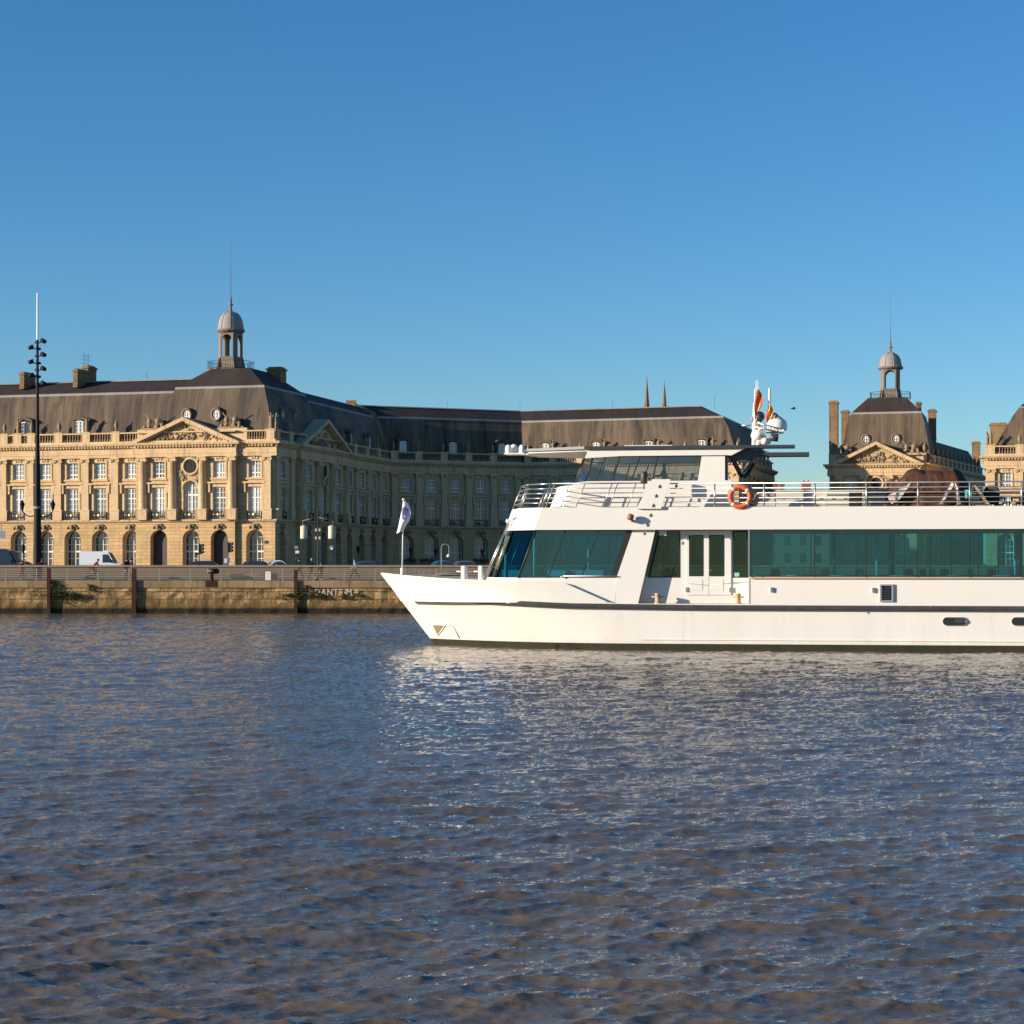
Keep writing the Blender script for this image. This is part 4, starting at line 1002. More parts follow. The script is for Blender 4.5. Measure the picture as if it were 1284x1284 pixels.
# anchor pocket at the stem
mb = MB(); yl = -.75
a, b_, c_, d_ = (bl(543,783,-.62), bl(557,784.5,-1.4), bl(551,790,-.95), bl(548,797,-.55))
def onh(p, o): return (p[0], -half(p[0], p[1])-o, p[1])
pk = [bl(543,783,-.6), bl(558,785,-1.2), bl(548,797,-.6)]
mb.add([onh(p, .03) for p in pk] + [onh(p, .012) for p in pk], [(0,1,2),(0,3,4,1),(1,4,5,2),(2,5,3,0)]); B_(mb, 'anchor_pocket', M['deck'])
mb = MB()
for p, q in ((pk[0], bl(567,784.5,-1.6)), (bl(567,784.5,-1.6), bl(574,801,-1.8)), (pk[2], pk[1])): mb.tube(onh(p,.03), onh(q,.03), .025, 5)
B_(mb, 'anchor_pocket_rim', M['clean'])
# portholes, vent, fittings on the hull side
def obround(mb, cx, cz, w, h, y0, y1):
    r = h/2; pts = []
    for i in range(9): a = -math.pi/2+math.pi*i/8; pts.append((cx+w/2-r+r*math.cos(a), cz+r*math.sin(a)))
    for i in range(9): a = math.pi/2+math.pi*i/8; pts.append((cx-w/2+r+r*math.cos(a), cz+r*math.sin(a)))
    mb.pxz(pts, y0, y1)
for px in (1197.5, 1284, 1370, 1456):
    x, z = bl(px, 779.2, NY); f = MB(); obround(f, x, z, 1.02, .36, NY-.04, NY+.02); o = B_(f, 'porthole', M['steel'])
    g = MB(); obround(g, x-.02, z, .95, .30, NY-.055, NY-.03); link('glass', g.mesh('glass', M['frame']), o)
    g = MB(); obround(g, x+.2, z+.03, .44, .18, NY-.065, NY-.04); link('deadlight', g.mesh('deadlight', M['rubber']), o)
    g = MB(); g.box(x+.40,x+.47,NY-.08,NY-.03,z-.06,z+.05); link('latch', g.mesh('latch', M['steel']), o)
x0, z1 = bl(1103, 732.5, -4.18); x1, z0 = bl(1120, 754.5, -4.18)
mb = MB(); mb.box(x0,x0+.07,-4.26,-4.16,z0,z1); mb.box(x1-.07,x1,-4.26,-4.16,z0,z1); mb.box(x0+.07,x1-.07,-4.26,-4.16,z1-.06,z1); mb.box(x0+.07,x1-.07,-4.26,-4.16,z0,z0+.06); v = B_(mb, 'vent', mat('grey_vent_frame', (.42,.42,.42), .5, .4))
mb = MB(); mb.box(x0+.07,x1-.07,-4.19,-4.175,z0+.06,z1-.06); link('backing', mb.mesh('backing', M['dark']), v)
mb = MB(); n = 5
for k in range(n):
    z = z0+.1+(z1-z0-.2)*k/n; mb.pxz([(x0+.07,z),(x1-.12,z+.02),(x1-.12,z+.06),(x0+.07,z+.05)], -4.255, -4.2)
link('louvre', mb.mesh('louvre', M['charcoal']), v)
for px, py in ((967.5,739.5),(1095,740)):
    x, z = bl(px,py,-4.18); mb = MB(); mb.box(x-.05,x+.05,-4.26,-4.17,z-.1,z+.1); mb.box(x+.02,x+.09,-4.24,-4.17,z-.1,z-.03); mb.box(x-.05,x-.01,-4.3,-4.2,z+.06,z+.1); B_(mb, 'side_lamp', M['steel'])
x, z = bl(699, 809.5, NY); mb = MB(); mb.tube((x,NY-.02,z-.02),(x,NY+.05,z-.02),.09,12); B_(mb, 'outlet', M['iron'])
for px, py in ((1088,768.5),(1168,760),(1100,762)):
    x, z = bl(px, py, NY); mb = MB(); mb.tube((x,NY-.16 if py < 766 else NY-.03,z),(x,NY,z),.035,8); B_(mb, 'side_fitting', M['steel'])

# lower deck house -------------------------------------------------
Z_SILL = bz(720, 724.5, -3.95); Z_HEAD = bz(760, 664.3, -3.95); Z_B0 = bz(760, 664.3, -4.2)-.0; Z_B1 = bz(1000, 635.3, -4.2)
rake = (bx(672,-3.95)-bx(650,-3.95))/(Z_HEAD-Z_SILL)
def ring(z, grow=0., w=3.95):
    k = rake*(z-Z_SILL); s = bx(650,-3.95)+k
    p2 = bx(621.5,-3.1)+k; p3 = bx(614,-1.2)+k
    return [(p3-grow, -1.2), (p2-grow, -3.1-grow*.5), (s-grow*.5, -w-0*grow)]
def facet_strip(mb, z0, z1, grow=0., w=3.95, xaft=None, th=.1):
    r0 = ring(z0, grow, w); r1 = ring(z1, grow, w)
    pts0 = [(x,-y) for x,y in r0[::-1]][:0] + r0; 
    full0 = [(x,-y) for x,y in r0[::-1]] + r0 ; full1 = [(x,-y) for x,y in r1[::-1]] + r1
    for i in range(len(full0)-1):
        a, b = full0[i], full0[i+1]; c, d = full1[i], full1[i+1]
        mb.quad((*a,z0),(*b,z0),(*d,z1),(*c,z1)); mb.quad((a[0]+th,a[1]*.985,z0),(b[0]+th,b[1]*.985,z0),(d[0]+th,d[1]*.985,z1),(c[0]+th,c[1]*.985,z1))
# base under the lounge windows and its front
mb = MB(); facet_strip(mb, 1.95, Z_SILL, .12)
xb = bl(800,757,-3.95)[0]; xt = bl(822,664,-3.95)[0]; xg = bl(773,724,-3.95)[0]; xg2 = bl(794,664.3,-3.95)[0]; xs0 = ring(1.95,.12)[2][0]; xs1 = ring(Z_SILL,.12)[2][0]
zb = 1.95
for sg in (-1,1):
    y0, y1 = sorted((sg*3.95, sg*3.8))
    mb.pxz([(xs0,zb),(xb-1.0,zb),(xg,Z_SILL),(xs1,Z_SILL)], y0, y1)
B_(mb, 'lounge_wall', M['clean'])
mb = MB()
for sg in (-1,1):
    mb = MB(); y0, y1 = sorted((sg*3.97, sg*3.45))
    mb.pxz([(xb-.98,zb),(xb,zb),(xt,Z_B0+.03),(xg2,Z_B0+.03),(xg+.0,Z_SILL)], y0, y1); B_(mb, 'slanted_pillar', M['clean'])
# lounge glazing: raked front facets and the slanted side panes
r0, r1 = ring(Z_SILL), ring(Z_HEAD)
f0 = [(x,-y) for x,y in r0[::-1]] + r0; f1 = [(x,-y) for x,y in r1[::-1]] + r1
for i in range(len(f0)-1):
    mb = MB(); a, b, c, d = (*f0[i],Z_SILL), (*f0[i+1],Z_SILL), (*f1[i+1],Z_HEAD), (*f1[i],Z_HEAD); mb.quad(a,b,c,d)
    w = B_(mb, 'window_pane', M['teal_front']); fr = MB(); fr.tube(a,d,.045,6); fr.tube(b,c,.045,6); link('window_frame', fr.mesh('window_frame', M['frame']), w)
    if i in (1,3): 
        m_ = MB(); m_.tube(Vector(a).lerp(Vector(b),.5), Vector(d).lerp(Vector(c),.5), .02, 6); link('glazing_bar', m_.mesh('glazing_bar', M['steel']), w)
bot = [r0[2][0]] + [bx(p,-3.95) for p in (687,729)] + [xg]; top = [r1[2][0]] + [bl(p,664.3,-3.95)[0] for p in (709.5,751)] + [xg2]
for sg in (-1,1):
    for i in range(3):
        mb = MB(); y = sg*3.93; mb.quad((bot[i],y,Z_SILL),(bot[i+1],y,Z_SILL),(top[i+1],y,Z_HEAD),(top[i],y,Z_HEAD)); w = B_(mb, 'window_pane', M['teal'])
        fr = MB(); 
        for k in (i,) if i < 2 else (i,): fr.pxz([(bot[k]-.025,Z_SILL),(bot[k]+.025,Z_SILL),(top[k]+.025,Z_HEAD),(top[k]-.025,Z_HEAD)], y+.025*sg-.02, y+.025*sg+.02)
        fr.box(bot[i],bot[i+1],y-.02,y+.02,Z_SILL,Z_SILL+.05)
        if i == 2: fr.pxz([(bot[3]-.28,Z_SILL),(bot[3],Z_SILL),(top[3],Z_HEAD),(top[3]-.28,Z_HEAD)], y-.015, y+.015)
        fr.box(top[i],top[i+1],y-.02,y+.02,Z_HEAD-.05,Z_HEAD); link('window_frame', fr.mesh('window_frame', M['frame']), w)
# grab rail under the last lounge panes
mb = MB(); p = [bl(703,724,-4.05), bl(706,722.3,-4.05), bl(773,722.3,-4.05)]; mb.path([(x,-4.05,z) for x,z in p], .025, 6)
for px in (706,737,773): x, z = bl(px,722.3,-4.05); mb.tube((x,-4.05,z),(x,-3.95,z),.02,5)
B_(mb, 'grab_rail', M['clean'])
# recess with the double door
YR = -3.42; Zd0 = 2.3
XR0 = bx(800,YR)-.9; XR1 = bx(938.5,-4.18)
ztp = Z_B0
def wall_piece(mb, x0, x1, z0, z1, y=YR, th=.08): mb.box(x0, x1, y, y+th, z0, z1)
xw1 = bx(853,YR); zw0 = bz(830,724.3,YR); zw1 = bz(830,666,YR)
xd0, xd1, xdm = bx(861,YR), bx(917,YR), bx(889,YR); zd0, zd1 = bz(880,746,YR), bz(880,665.5,YR); xw2, xw3 = bx(918.5,YR), XR1
for sg in (-1,1):
    S = (lambda a, b, sg=sg: (sorted((-sg*a*-1 if False else sg*-a, sg*-b))))
mb = MB(); wall_piece(mb, XR0, xd0, 1.95, zw0); wall_piece(mb, xd0, xd1, 1.95, zd0); wall_piece(mb, xd1, XR1, 1.95, zw0); wall_piece(mb, xw1, xd0, zw0, ztp); wall_piece(mb, xd0, xd1, zd1, ztp); 
mb.box(XR1, XR1+.1, -4.18, YR+.08, 1.95, zw0); mb.box(xw2-.06, xw2, YR, YR+.08, zw0, ztp); mb.box(XR0, xw1, YR, YR+.08, zw1+.02, ztp); mb.box(xw2, XR1, YR, YR+.08, zw1+.02, ztp)
B_(mb, 'recess_wall', M['clean']); mb = MB(); mb.box(XR0, XR1+.1, 3.34, 3.42, 1.95, Z_SILL); B_(mb, 'recess_wall', M['clean'])
g = MB(); a = bl(813.5,724.3,YR); b = bl(827,666,YR)
g.quad((a[0]-.35,YR+.04,zw0),(xw1,YR+.04,zw0),(xw1,YR+.04,zw1),(b[0]-.45,YR+.04,zw1)); w = B_(g, 'window_pane', M['green'])
fr = MB(); fr.pxz([(a[0]-.05,zw0),(a[0]+.05,zw0),(b[0]+.05,zw1),(b[0]-.05,zw1)], YR-.01, YR+.03); fr.box(xw1-.05,xw1,YR-.01,YR+.07,zw0,zw1); fr.box(a[0],xw1,YR-.01,YR+.03,zw0,zw0+.05)
p = bl(842,724,YR); q = bl(853,690,YR); fr.pxz([(p[0]-.03,zw0),(p[0]+.03,zw0),(q[0],q[1]),(q[0]-.06,q[1])], YR+.0, YR+.03); link('window_frame', fr.mesh('window_frame', M['frame']), w)
for i, (p, q) in enumerate(((xd0, xdm), (xdm, xd1))):
    d = MB(); t = .045; gp0, gp1 = (bx(864.5,YR), bx(881.5,YR)) if i == 0 else (bx(890,YR), bx(907.5,YR)); gz0, gz1 = bz(880,722,YR), bz(880,671.5,YR)
    d.box(p+.01,gp0,YR-t,YR+.02,zd0,zd1); d.box(gp1,q-.01,YR-t,YR+.02,zd0,zd1); d.box(gp0,gp1,YR-t,YR+.02,zd0,gz0); d.box(gp0,gp1,YR-t,YR+.02,gz1,zd1)
    d.box(gp0+.02,gp1-.02,YR-t-.012,YR-t-.001,zd0+.18,gz0-.16)
    do = B_(d, 'door', M['clean']); g = MB(); g.quad((gp0,YR-.01,gz0),(gp1,YR-.01,gz0),(gp1,YR-.01,gz1),(gp0,YR-.01,gz1)); link('glass', g.mesh('glass', M['green']), do)
    fr = MB()
    for x in (gp0,gp1): fr.box(x-.02,x+.02,YR-t-.01,YR-t,gz0,gz1)
    fr.box(gp0,gp1,YR-t-.01,YR-t,gz0-.02,gz0+.02); fr.box(gp0,gp1,YR-t-.01,YR-t,gz1-.02,gz1+.02); link('gasket', fr.mesh('gasket', M['frame']), do)
    hx = xd0+.02 if i == 0 else xd1-.02
    for z in (zd1-.28, zd0+.22): h = MB(); h.box(hx-.06,hx+.06,YR-t-.03,YR-t,z-.1,z+.1); link('hinge', h.mesh('hinge', M['steel']), do)
    h = MB()
    if i == 1: h.tube((gp0-.1,YR-t-.08,zd0+1.05),(gp0+.08,YR-t-.08,zd0+1.05),.018,6); h.tube((gp0-.1,YR-t-.08,zd0+1.05),(gp0-.1,YR-t,zd0+1.05),.018,6)
    if h.v: link('handle', h.mesh('handle', M['steel']), do)
g = MB(); g.quad((xw2,YR+.04,zw0),(xw3,YR+.04,zw0),(xw3,YR+.04,zw1),(xw2,YR+.04,zw1)); w = B_(g, 'window_pane', M['green'])
fr = MB(); fr.box(xw2,xw2+.06,YR-.01,YR+.07,zw0,zw1); fr.box(xw3-.1,xw3-.02,YR-.01,YR+.07,zw0,zw1); fr.box(xw2,xw3,YR-.01,YR+.03,zw0,zw0+.05); fr.box(xw2,xw3,YR-.01,YR+.03,zw1-.05,zw1); link('window_frame', fr.mesh('window_frame', M['frame']), w)
st = MB(); x, z = bl(923,722,YR); st.box(x-.13,x+.13,YR+.0,YR+.012,z-.07,z+.13); link('sticker', st.mesh('sticker', mat('mint_sticker', (.25,.62,.52), .5)), w)
mb = MB(); x, z = bl(830,668,YR-.2); mb.box(x-.12,x+.2,YR-.35,YR-.05,z-.12,z+.12); mb.tube((x+.02,YR-.36,z),(x+.02,YR-.34,z),.07,10); B_(mb, 'deck_speaker', M['clean'])
mb = MB(); mb.path([bl(853,731,YR-.05)[:1]+(YR-.05,)+bl(853,731,YR-.05)[1:]] + [(bl(p,y,YR-.05)[0], YR-.05, bl(p,y,YR-.05)[1]) for p, y in ((889,734),(938,729))], .012, 5); B_(mb, 'safety_chain', M['steel'])
for px in (824.5, 925.5):
    x, z = bl(px, 757.5, -3.98); mb = MB(); mb.lathe([(.15,0),(.15,.05),(.11,.07),(.11,.36),(.13,.38),(.13,.44),(.02,.45)], (x,-3.95,1.945), 12); mb.tube((x-.26,-3.95,2.24),(x+.26,-3.95,2.24),.03,6); B_(mb, 'bollard', mat('sand_painted_steel', (.50,.33,.20), .55) if px < 900 else bpy.data.materials['sand_painted_steel'])
# saloon side wall and window band
XS0 = XR1; zs0 = bz(1000, 723.5, -4.18); zs1 = Z_B0
mb = MB(); mb.box(XS0, XE-.6, -4.18, -4.08, 1.95, zs0); mb.box(XS0, XE-.6, 4.08, 4.18, 1.95, zs0); mb.box(XE-.6, XE-.5, -4.18, 4.18, 1.95, zs1+.1); B_(mb, 'saloon_wall', M['clean'])
edges = [XS0+.06] + [bx(p,-4.14) for p in (1021.5,1086,1150.5,1216,1281)]; st_ = edges[-1]-edges[-2]
while edges[-1] < XE-2.6: edges.append(edges[-1]+st_)
for sg in (-1,1):
    for i in range(len(edges)-1):
        y = sg*4.13; g = MB(); g.quad((edges[i],y,zs0),(edges[i+1],y,zs0),(edges[i+1],y,zs1),(edges[i],y,zs1)); w = B_(g, 'window_pane', M['teal'] if sg < 0 else M['teal_pale'])
        fr = MB(); fr.box(edges[i+1]-.022,edges[i+1]+.022,y-.02,y+.02,zs0,zs1); fr.box(edges[i],edges[i+1]-.022,y-.02,y+.02,zs0,zs0+.045); fr.box(edges[i],edges[i+1]-.022,y-.02,y+.02,zs1-.06,zs1); link('window_frame', fr.mesh('window_frame', M['frame']), w)
mb = MB(); mb.box(XS0-.02,XS0+.05,-4.17,-4.06,zs0,zs1); B_(mb, 'corner_post', M['steel'])
mb = MB(); z = bz(1000,724.8,-4.25); mb.tube((XS0+.1,-4.26,z),(XE-1,-4.26,z),.03,6)
for e in [XS0+.15, bx(956,-4.2)]+edges[1:]: mb.box(e-.03,e+.03,-4.27,-4.17,z-.03,z+.05)
B_(mb, 'window_sill_rail', M['deck'])
# far lounge wall with windows again, floor, ceiling
mb = MB(); mb.box(ring(Z_SILL)[0][0]+.4, XE-.6, -3.35, 4.05, 2.3, 2.36); B_(mb, 'saloon_floor', mat('saloon_carpet', (.06,.05,.045), .9))
for sg in (1,):
    e = XR0-.3
    while e < XR1:
        n_ = min(e+1.9, XR1+.05); g = MB(); g.quad((e,3.4,Z_SILL),(n_,3.4,Z_SILL),(n_,3.4,Z_HEAD),(e,3.4,Z_HEAD)); w = B_(g, 'window_pane', M['green']); fr = MB(); fr.box(n_-.03,n_+.03,3.37,3.43,Z_SILL,Z_HEAD); link('window_frame', fr.mesh('window_frame', M['frame']), w); e = n_
# upper deck slab + white band ("bulwark" of the upper deck), raked at the front
kb0, kb1 = Z_B0, Z_B1
mb = MB(); fx0, fx1 = ring(kb0,.1,4.2), ring(kb1,.1,4.2)
g0 = [(x,-y) for x,y in fx0[::-1]] + fx0; g1 = [(x,-y) for x,y in fx1[::-1]] + fx1
for i in range(len(g0)-1):
    a,b,c,d = g0[i],g0[i+1],g1[i+1],g1[i]
    mb.quad((*a,kb0),(*b,kb0),(*c,kb1),(*d,kb1)); mb.quad((a[0]+.14,a[1]*.97,kb0),(b[0]+.14,b[1]*.97,kb0),(c[0]+.14,c[1]*.97,kb1),(d[0]+.14,d[1]*.97,kb1)); mb.quad((*d,kb1),(*c,kb1),(c[0]+.14,c[1]*.97,kb1),(d[0]+.14,d[1]*.97,kb1)); mb.quad((*a,kb0),(*b,kb0),(b[0]+.14,b[1]*.97,kb0),(a[0]+.14,a[1]*.97,kb0))
for sg in (-1,1):
    y0, y1 = sorted((sg*4.2, sg*4.07)); mb.pxz([(fx0[2][0],kb0),(XE,kb0),(XE,kb1),(fx1[2][0],kb1)], y0, y1)
mb.box(XE-.1,XE+.02,-4.07,4.07,kb0,kb1); B_(mb, 'upper_deck_fascia', M['clean'])
mb = MB(); poly = [(p[0]+.2,p[1]*.96) for p in ring(kb0+.4,.1,4.2)]; poly = [(x,-y) for x,y in poly[::-1]] + poly; poly2 = [(XE-.1,-4.06)] + [(x,y) for x,y in poly[::-1]] + [(XE-.1,4.06)]
mb.pxy(poly2, 5.56, 5.78); B_(mb, 'upper_deck', M['deck']); mb = MB(); mb.pxy(poly2, kb0+.03, kb0+.06); B_(mb, 'saloon_ceiling', mat('ceiling_panel', (.35,.33,.30), .7))
ZD = 5.78
# slanted panel with the stars, standing outside the rail
mb = MB(); a = [bl(px,py,-4.24) for px, py in ((798,638),(829,638),(841,601),(818,601))]
mb.pxz(a, -4.34, -4.215); sp_ = B_(mb, 'star_panel', M['clean'])
for px, py in ((827.2,610),(822.8,622),(819.3,634),(815.6,646),(811.8,658.3),(808.2,669.3)):
    x, z = bl(px,py,-4.36); m_ = MB(); pts = []
    yy = -4.352 if py < 637 else -4.212
    for k in range(10):
        r = .095 if k % 2 == 0 else .038; an = math.pi/2+math.pi*k/5; pts.append((x+r*math.cos(an), z+r*math.sin(an)))
    m_.pxz(pts, yy-.006, yy+.006); link('star', m_.mesh('star', M['charcoal']), sp_)
# wheelhouse --------------------------------------------------------
YW = -3.0
zw_s = bz(800,603,YW); zw_h = bz(800,571.5,YW); zro = bz(800,563,YW-.1)
kr = (bl(744,571.5,YW)[0]-bl(733.6,603,YW)[0])/(zw_h-zw_s)
xA0, xA1 = bl(703,638,YW)[0], bl(716,608,YW)[0]; zA1 = bz(716,608,YW)
xW0 = bl(733.6,603,YW)[0]; xWE = bx(917,YW)
mb = MB(); 
for sg in (-1,1):
    y0, y1 = sorted((sg*YW*-1*-1, sg*(YW+.1))); y0, y1 = (YW, YW+.1) if sg < 0 else (-YW-.1, -YW)
    mb.pxz([(xA0,ZD),(xWE,ZD),(xWE,zw_s),(xA1+.7,zw_s),(xA1+.2,zw_s-.06),(xA1,zA1-.02)], y0, y1)
# bowed front of the base
for (xa, za), (xb2, zb2) in (((xA0,ZD),(xA1,zA1-.02)),):
    ys_ = np.linspace(YW, -YW, 9); bow = [.9*(1-(y/YW)**2) for y in ys_]
    for i in range(8): mb.quad((xa-bow[i],ys_[i],za),(xa-bow[i+1],ys_[i+1],za),(xb2-bow[i+1],ys_[i+1],zb2),(xb2-bow[i],ys_[i],zb2))
    mb.add([(xb2-bow[i],ys_[i],zb2) for i in range(9)], [tuple(range(9))])
mb.quad((xA1,YW,zA1-.02),(xA1,-YW,zA1-.02),(xW0+.3,-YW,zw_s),(xW0+.3,YW,zw_s))
mb.box(xWE-.1,xWE,YW+.1,-YW-.1,ZD,zw_s); B_(mb, 'wheelhouse_base', M['clean'])
# aft wall of the wheelhouse, full height white
a = bl(880,571.5,YW)[0]; b = bl(874.8,603,YW)[0]; xr = bx(909,YW)
mb = MB()
for y0, y1 in ((YW,YW+.1),(-YW-.1,-YW)): mb.pxz([(b,zw_s),(xr,zw_s),(xr,zro),(a,zro),(a,zw_h)], y0, y1)
mb.box(xr-.1,xr,YW+.1,-.9,zw_s,zro); mb.box(xr-.1,xr,.9,-YW-.1,zw_s,zro); mb.box(xr-.1,xr,-.9,.9,zro-.15,zro); B_(mb, 'wheelhouse_wall', M['clean'])
wt = [bl(p,571.5,YW)[0] for p in (744,760,777.6,802.8,825)] + [a]; wb = [bl(p,603,YW)[0] for p in (733.6,747,768,791.6,818)] + [b]
for y, sg in ((YW+.03,-1),(-YW-.03,1)):
    for i in range(5):
        g = MB(); g.quad((wb[i],y,zw_s),(wb[i+1],y,zw_s),(wt[i+1],y,zw_h),(wt[i],y,zw_h)); w = B_(g, 'window_pane', M['smoke'])
        fr = MB()
        for k in ((i,) if i < 4 else (i, i+1)): fr.pxz([(wb[k]-.03,zw_s),(wb[k]+.03,zw_s),(wt[k]+.03,zw_h),(wt[k]-.03,zw_h)], y-.025, y+.02)
        fr.box(wb[i],wb[i+1],y-.02,y+.015,zw_s,zw_s+.04); fr.box(wt[i],wt[i+1],y-.02,y+.015,zw_h-.04,zw_h); link('window_frame', fr.mesh('window_frame', M['frame']), w)
ysf = [YW+.03, -1.7, 0, 1.7, -YW-.03]; bw = [0,.5,.75,.5,0]
for i in range(4):
    a_ = (wb[0]-bw[i],ysf[i],zw_s); b_2 = (wb[0]-bw[i+1],ysf[i+1],zw_s); c_2 = (wt[0]-bw[i+1],ysf[i+1],zw_h); d_2 = (wt[0]-bw[i],ysf[i],zw_h)
    g = MB(); g.quad(a_,b_2,c_2,d_2); w = B_(g, 'window_pane', M['smoke']); fr = MB(); fr.tube(a_,d_2,.035,6); fr.tube(d_2,c_2,.035,6); link('window_frame', fr.mesh('window_frame', M['frame']), w)
mb = MB(); mb.pxy([(xW0-.4,-1.7),(xW0+.1,YW+.1),(xr-.1,YW+.1),(xr-.1,-YW-.1),(xW0+.1,-YW-.1),(xW0-.4,1.7)], ZD+.25, ZD+.3); B_(mb, 'wheelhouse_floor', M['deck'])
mb = MB(); mb.pxz([(xW0+.2,ZD+.3),(xW0+1.1,ZD+.3),(xW0+1.2,zw_s-.02),(xW0+.9,zw_s+.12),(xW0+.3,zw_s+.02)], -1.9, 1.9)
for y in (-1.2,-.4,.5): mb.box(xW0+.55,xW0+.62,y-.2,y+.2,zw_s+.1,zw_s+.4)
B_(mb, 'control_console', M['charcoal'])
# roof: white soffit beam, charcoal edge, pointed visor forward, two arms aft
zt0 = bz(800,563,-3.2); zt1 = bz(800,559.2,-3.2)
xv = bx(733,-3.1); xt_ = bx(664,-1.6); xend = bl(934,563,-3.1)[0]
mb = MB()
for y0, y1 in ((-3.1,-2.7),(2.7,3.1)): mb.pxz([(bl(733,575,-3.1)[0],bz(733,574.5,-3.1)),(bl(780,571.8,-3.1)[0],bz(780,571.8,-3.1)),(xr,zw_h),(bl(917,571,-3.1)[0],bz(917,571,-3.1)),(xend,zt0),(bl(735,565.5,-3.1)[0]+.1,zt0)], y0, y1)
mb.pxy([(xt_,-1.7),(xv+.2,-3.1),(xr+.6,-3.1),(xr+.6,3.1),(xv+.2,3.1),(xt_,1.7),(xt_-.4,0)], zt0-.06, zt0+.01); B_(mb, 'roof_soffit', M['clean'])
mb = MB(); xe1 = bx(997,-3.2); xe2 = bx(1014.5,2.9)
mb.pxy([(xt_-.1,-1.8),(xv,-3.25),(xr+1.2,-3.25),(xr+1.2,3.25),(xv,3.25),(xt_-.1,1.8),(xt_-.55,0)], zt0+.012, zt1)
mb.box(xr+1.2,xe1,-3.25,-2.35,zt0+.012,zt1); mb.box(xr+1.2,max(xe2,xe1),2.35,3.25,zt0+.012-.06,zt1+.0); B_(mb, 'roof', M['charcoal'])
mb = MB(); p0 = bl(783,559,-2.5); p1 = bl(843,558,-2.5); mb.box(p0[0],p1[0],-2.6,-1.2,zt1,zt1+.07); B_(mb, 'roof_hatch', M['clean'])
mb = MB(); x, z = bl(645,572,0); mb.box(x-.4,xt_+.2,-.5,.5,zt0-.03,zt0+.03); mb.tube((x+.2,-.3,zt0),(xt_+.5,-.3,zt0),.05,6)
B_(mb, 'radar_bracket', M['clean'])
for px, r, y in ((637.5,.15,-.3),(644.5,.20,.1),(654.5,.14,-.35)):
    x, z = bl(px,569,y); mb = MB(); mb.lathe([(r*.8,0),(r,.05),(r,.25),(r*.85,.25+r*.5),(r*.45,.25+r*.85),(.02,.25+r*.95)], (x,y,zt0+.02), 12); B_(mb, 'satellite_dome', M['clean'])
# dark triangular brace under the roof aft of the wheelhouse
mb = MB(); q = [bl(px,py,-2.6) for px, py in ((909,571),(934,563.5),(962,566),(940,577),(930,581))]; mb.pxz(q, -2.7, -2.45)
for sg in (-2.6, 2.6):
    p = [(bl(px,py,-2.6)[0], sg, bl(px,py,-2.6)[1]) for px, py in ((917,572),(926,589),(930,591),(934,589),(944,573))]; mb2 = MB(); mb2.path(p, .09, 8); B_(mb2, 'mast_brace', M['charcoal'])
B_(mb, 'mast_brace', M['charcoal'])
mb = MB(); q0 = bl(909,571,YW); mb.box(q0[0],q0[0]+.09,YW+.1,-.9,zw_s-.0,zt0-.05); B_(mb, 'door_frame', M['charcoal'])
# folding mast with lamps and radars
def mast():
    y = -2.0; P = lambda px, py, yy=y: (bl(px,py,yy)[0], yy, bl(px,py,yy)[1])
    base = B_((lambda m: (m.tube(P(946,563),P(947,505),.13,10,.09), m.tube(P(950,560),P(955,541),.16,10), m)[-1])(MB()), 'mast', M['clean'])
    m = MB(); m.tube(P(944,548),P(956,543),.17,10); m.tube(P(955,552),P(963,553),.2,12); m.ell(P(950,546),(.3,.3,.25)); m.tube(P(961,556),P(964,548),.16,10); m.tube(P(953,538),P(952,546),.12,8); link('searchlight', m.mesh('searchlight', M['clean']), base)
    m = MB()
    for dy in (-.5,.5):
        m.tube(P(946,535,y+dy),P(981,543,y+dy),.05,6); m.tube(P(949,530,y+dy),P(979,538,y+dy),.035,6)
    for px in (950,958,966,974): m.tube(P(px,532+(px-950)*.25,y-.5),P(px,538+(px-950)*.15,y-.5),.03,5); m.tube(P(px,536+(px-950)*.2,y-.5),P(px,536+(px-950)*.2,y+.5),.03,5)
    m.tube(P(930,533.5),P(946,534),.035,6); link('mast_platform', m.mesh('mast_platform', M['steel']), base)
    m = MB(); c = P(974,534); m.lathe([(.42,-.2),(.46,0),(.4,.22),(.2,.3)], c, 14); m.box(c[0]-.45,c[0]+.3,c[1]-.5,c[1]+.5,c[2]-.28,c[2]-.18); link('radar', m.mesh('radar', M['clean']), base)
    m = MB(); m.tube(P(971,523),P(981.5,531),.17,10); m.ell(P(971,523),(.17,.2,.2)); link('lamp', m.mesh('lamp', M['lead']), base)
    m = MB(); m.tube(P(966,548),P(976,549),.17,10); m.box(P(968,545)[0],P(975,545)[0],y-.2,y+.2,P(968,548)[2],P(968,544)[2]); link('horn', m.mesh('horn', M['charcoal']), base); m = MB(); m.tube(P(950,526),P(954,521),.2,10); m.ell(P(952,522),(.24,.2,.22)); link('horn', m.mesh('horn', M['charcoal']), base)
    m = MB(); m.box(P(950,536)[0],P(954,536)[0],y-.25,y+.25,P(950,536)[2],P(950,530)[2]); link('red_lamp', m.mesh('red_lamp', mat('red_lamp_glass', (.45,.10,.06), .4)), base)
    m = MB(); m.ell(P(944,526),(.1,.1,.14)); m.tube(P(944,523),P(944,529),.09,8); link('masthead_light', m.mesh('masthead_light', M['lead']), base)
    for px, a0, a1, r in ((948.3,477,510,.022),(950.7,477,512,.022),(947,488,530,.05),(964.5,487,534,.055)):
        m = MB(); m.tube(P(px-(0 if px != 964.5 else .8),a1),P(px+(.0 if px != 964.5 else .6),a0),r,6); link('antenna', m.mesh('antenna', M['clean']), base)
    return P
MP = mast()
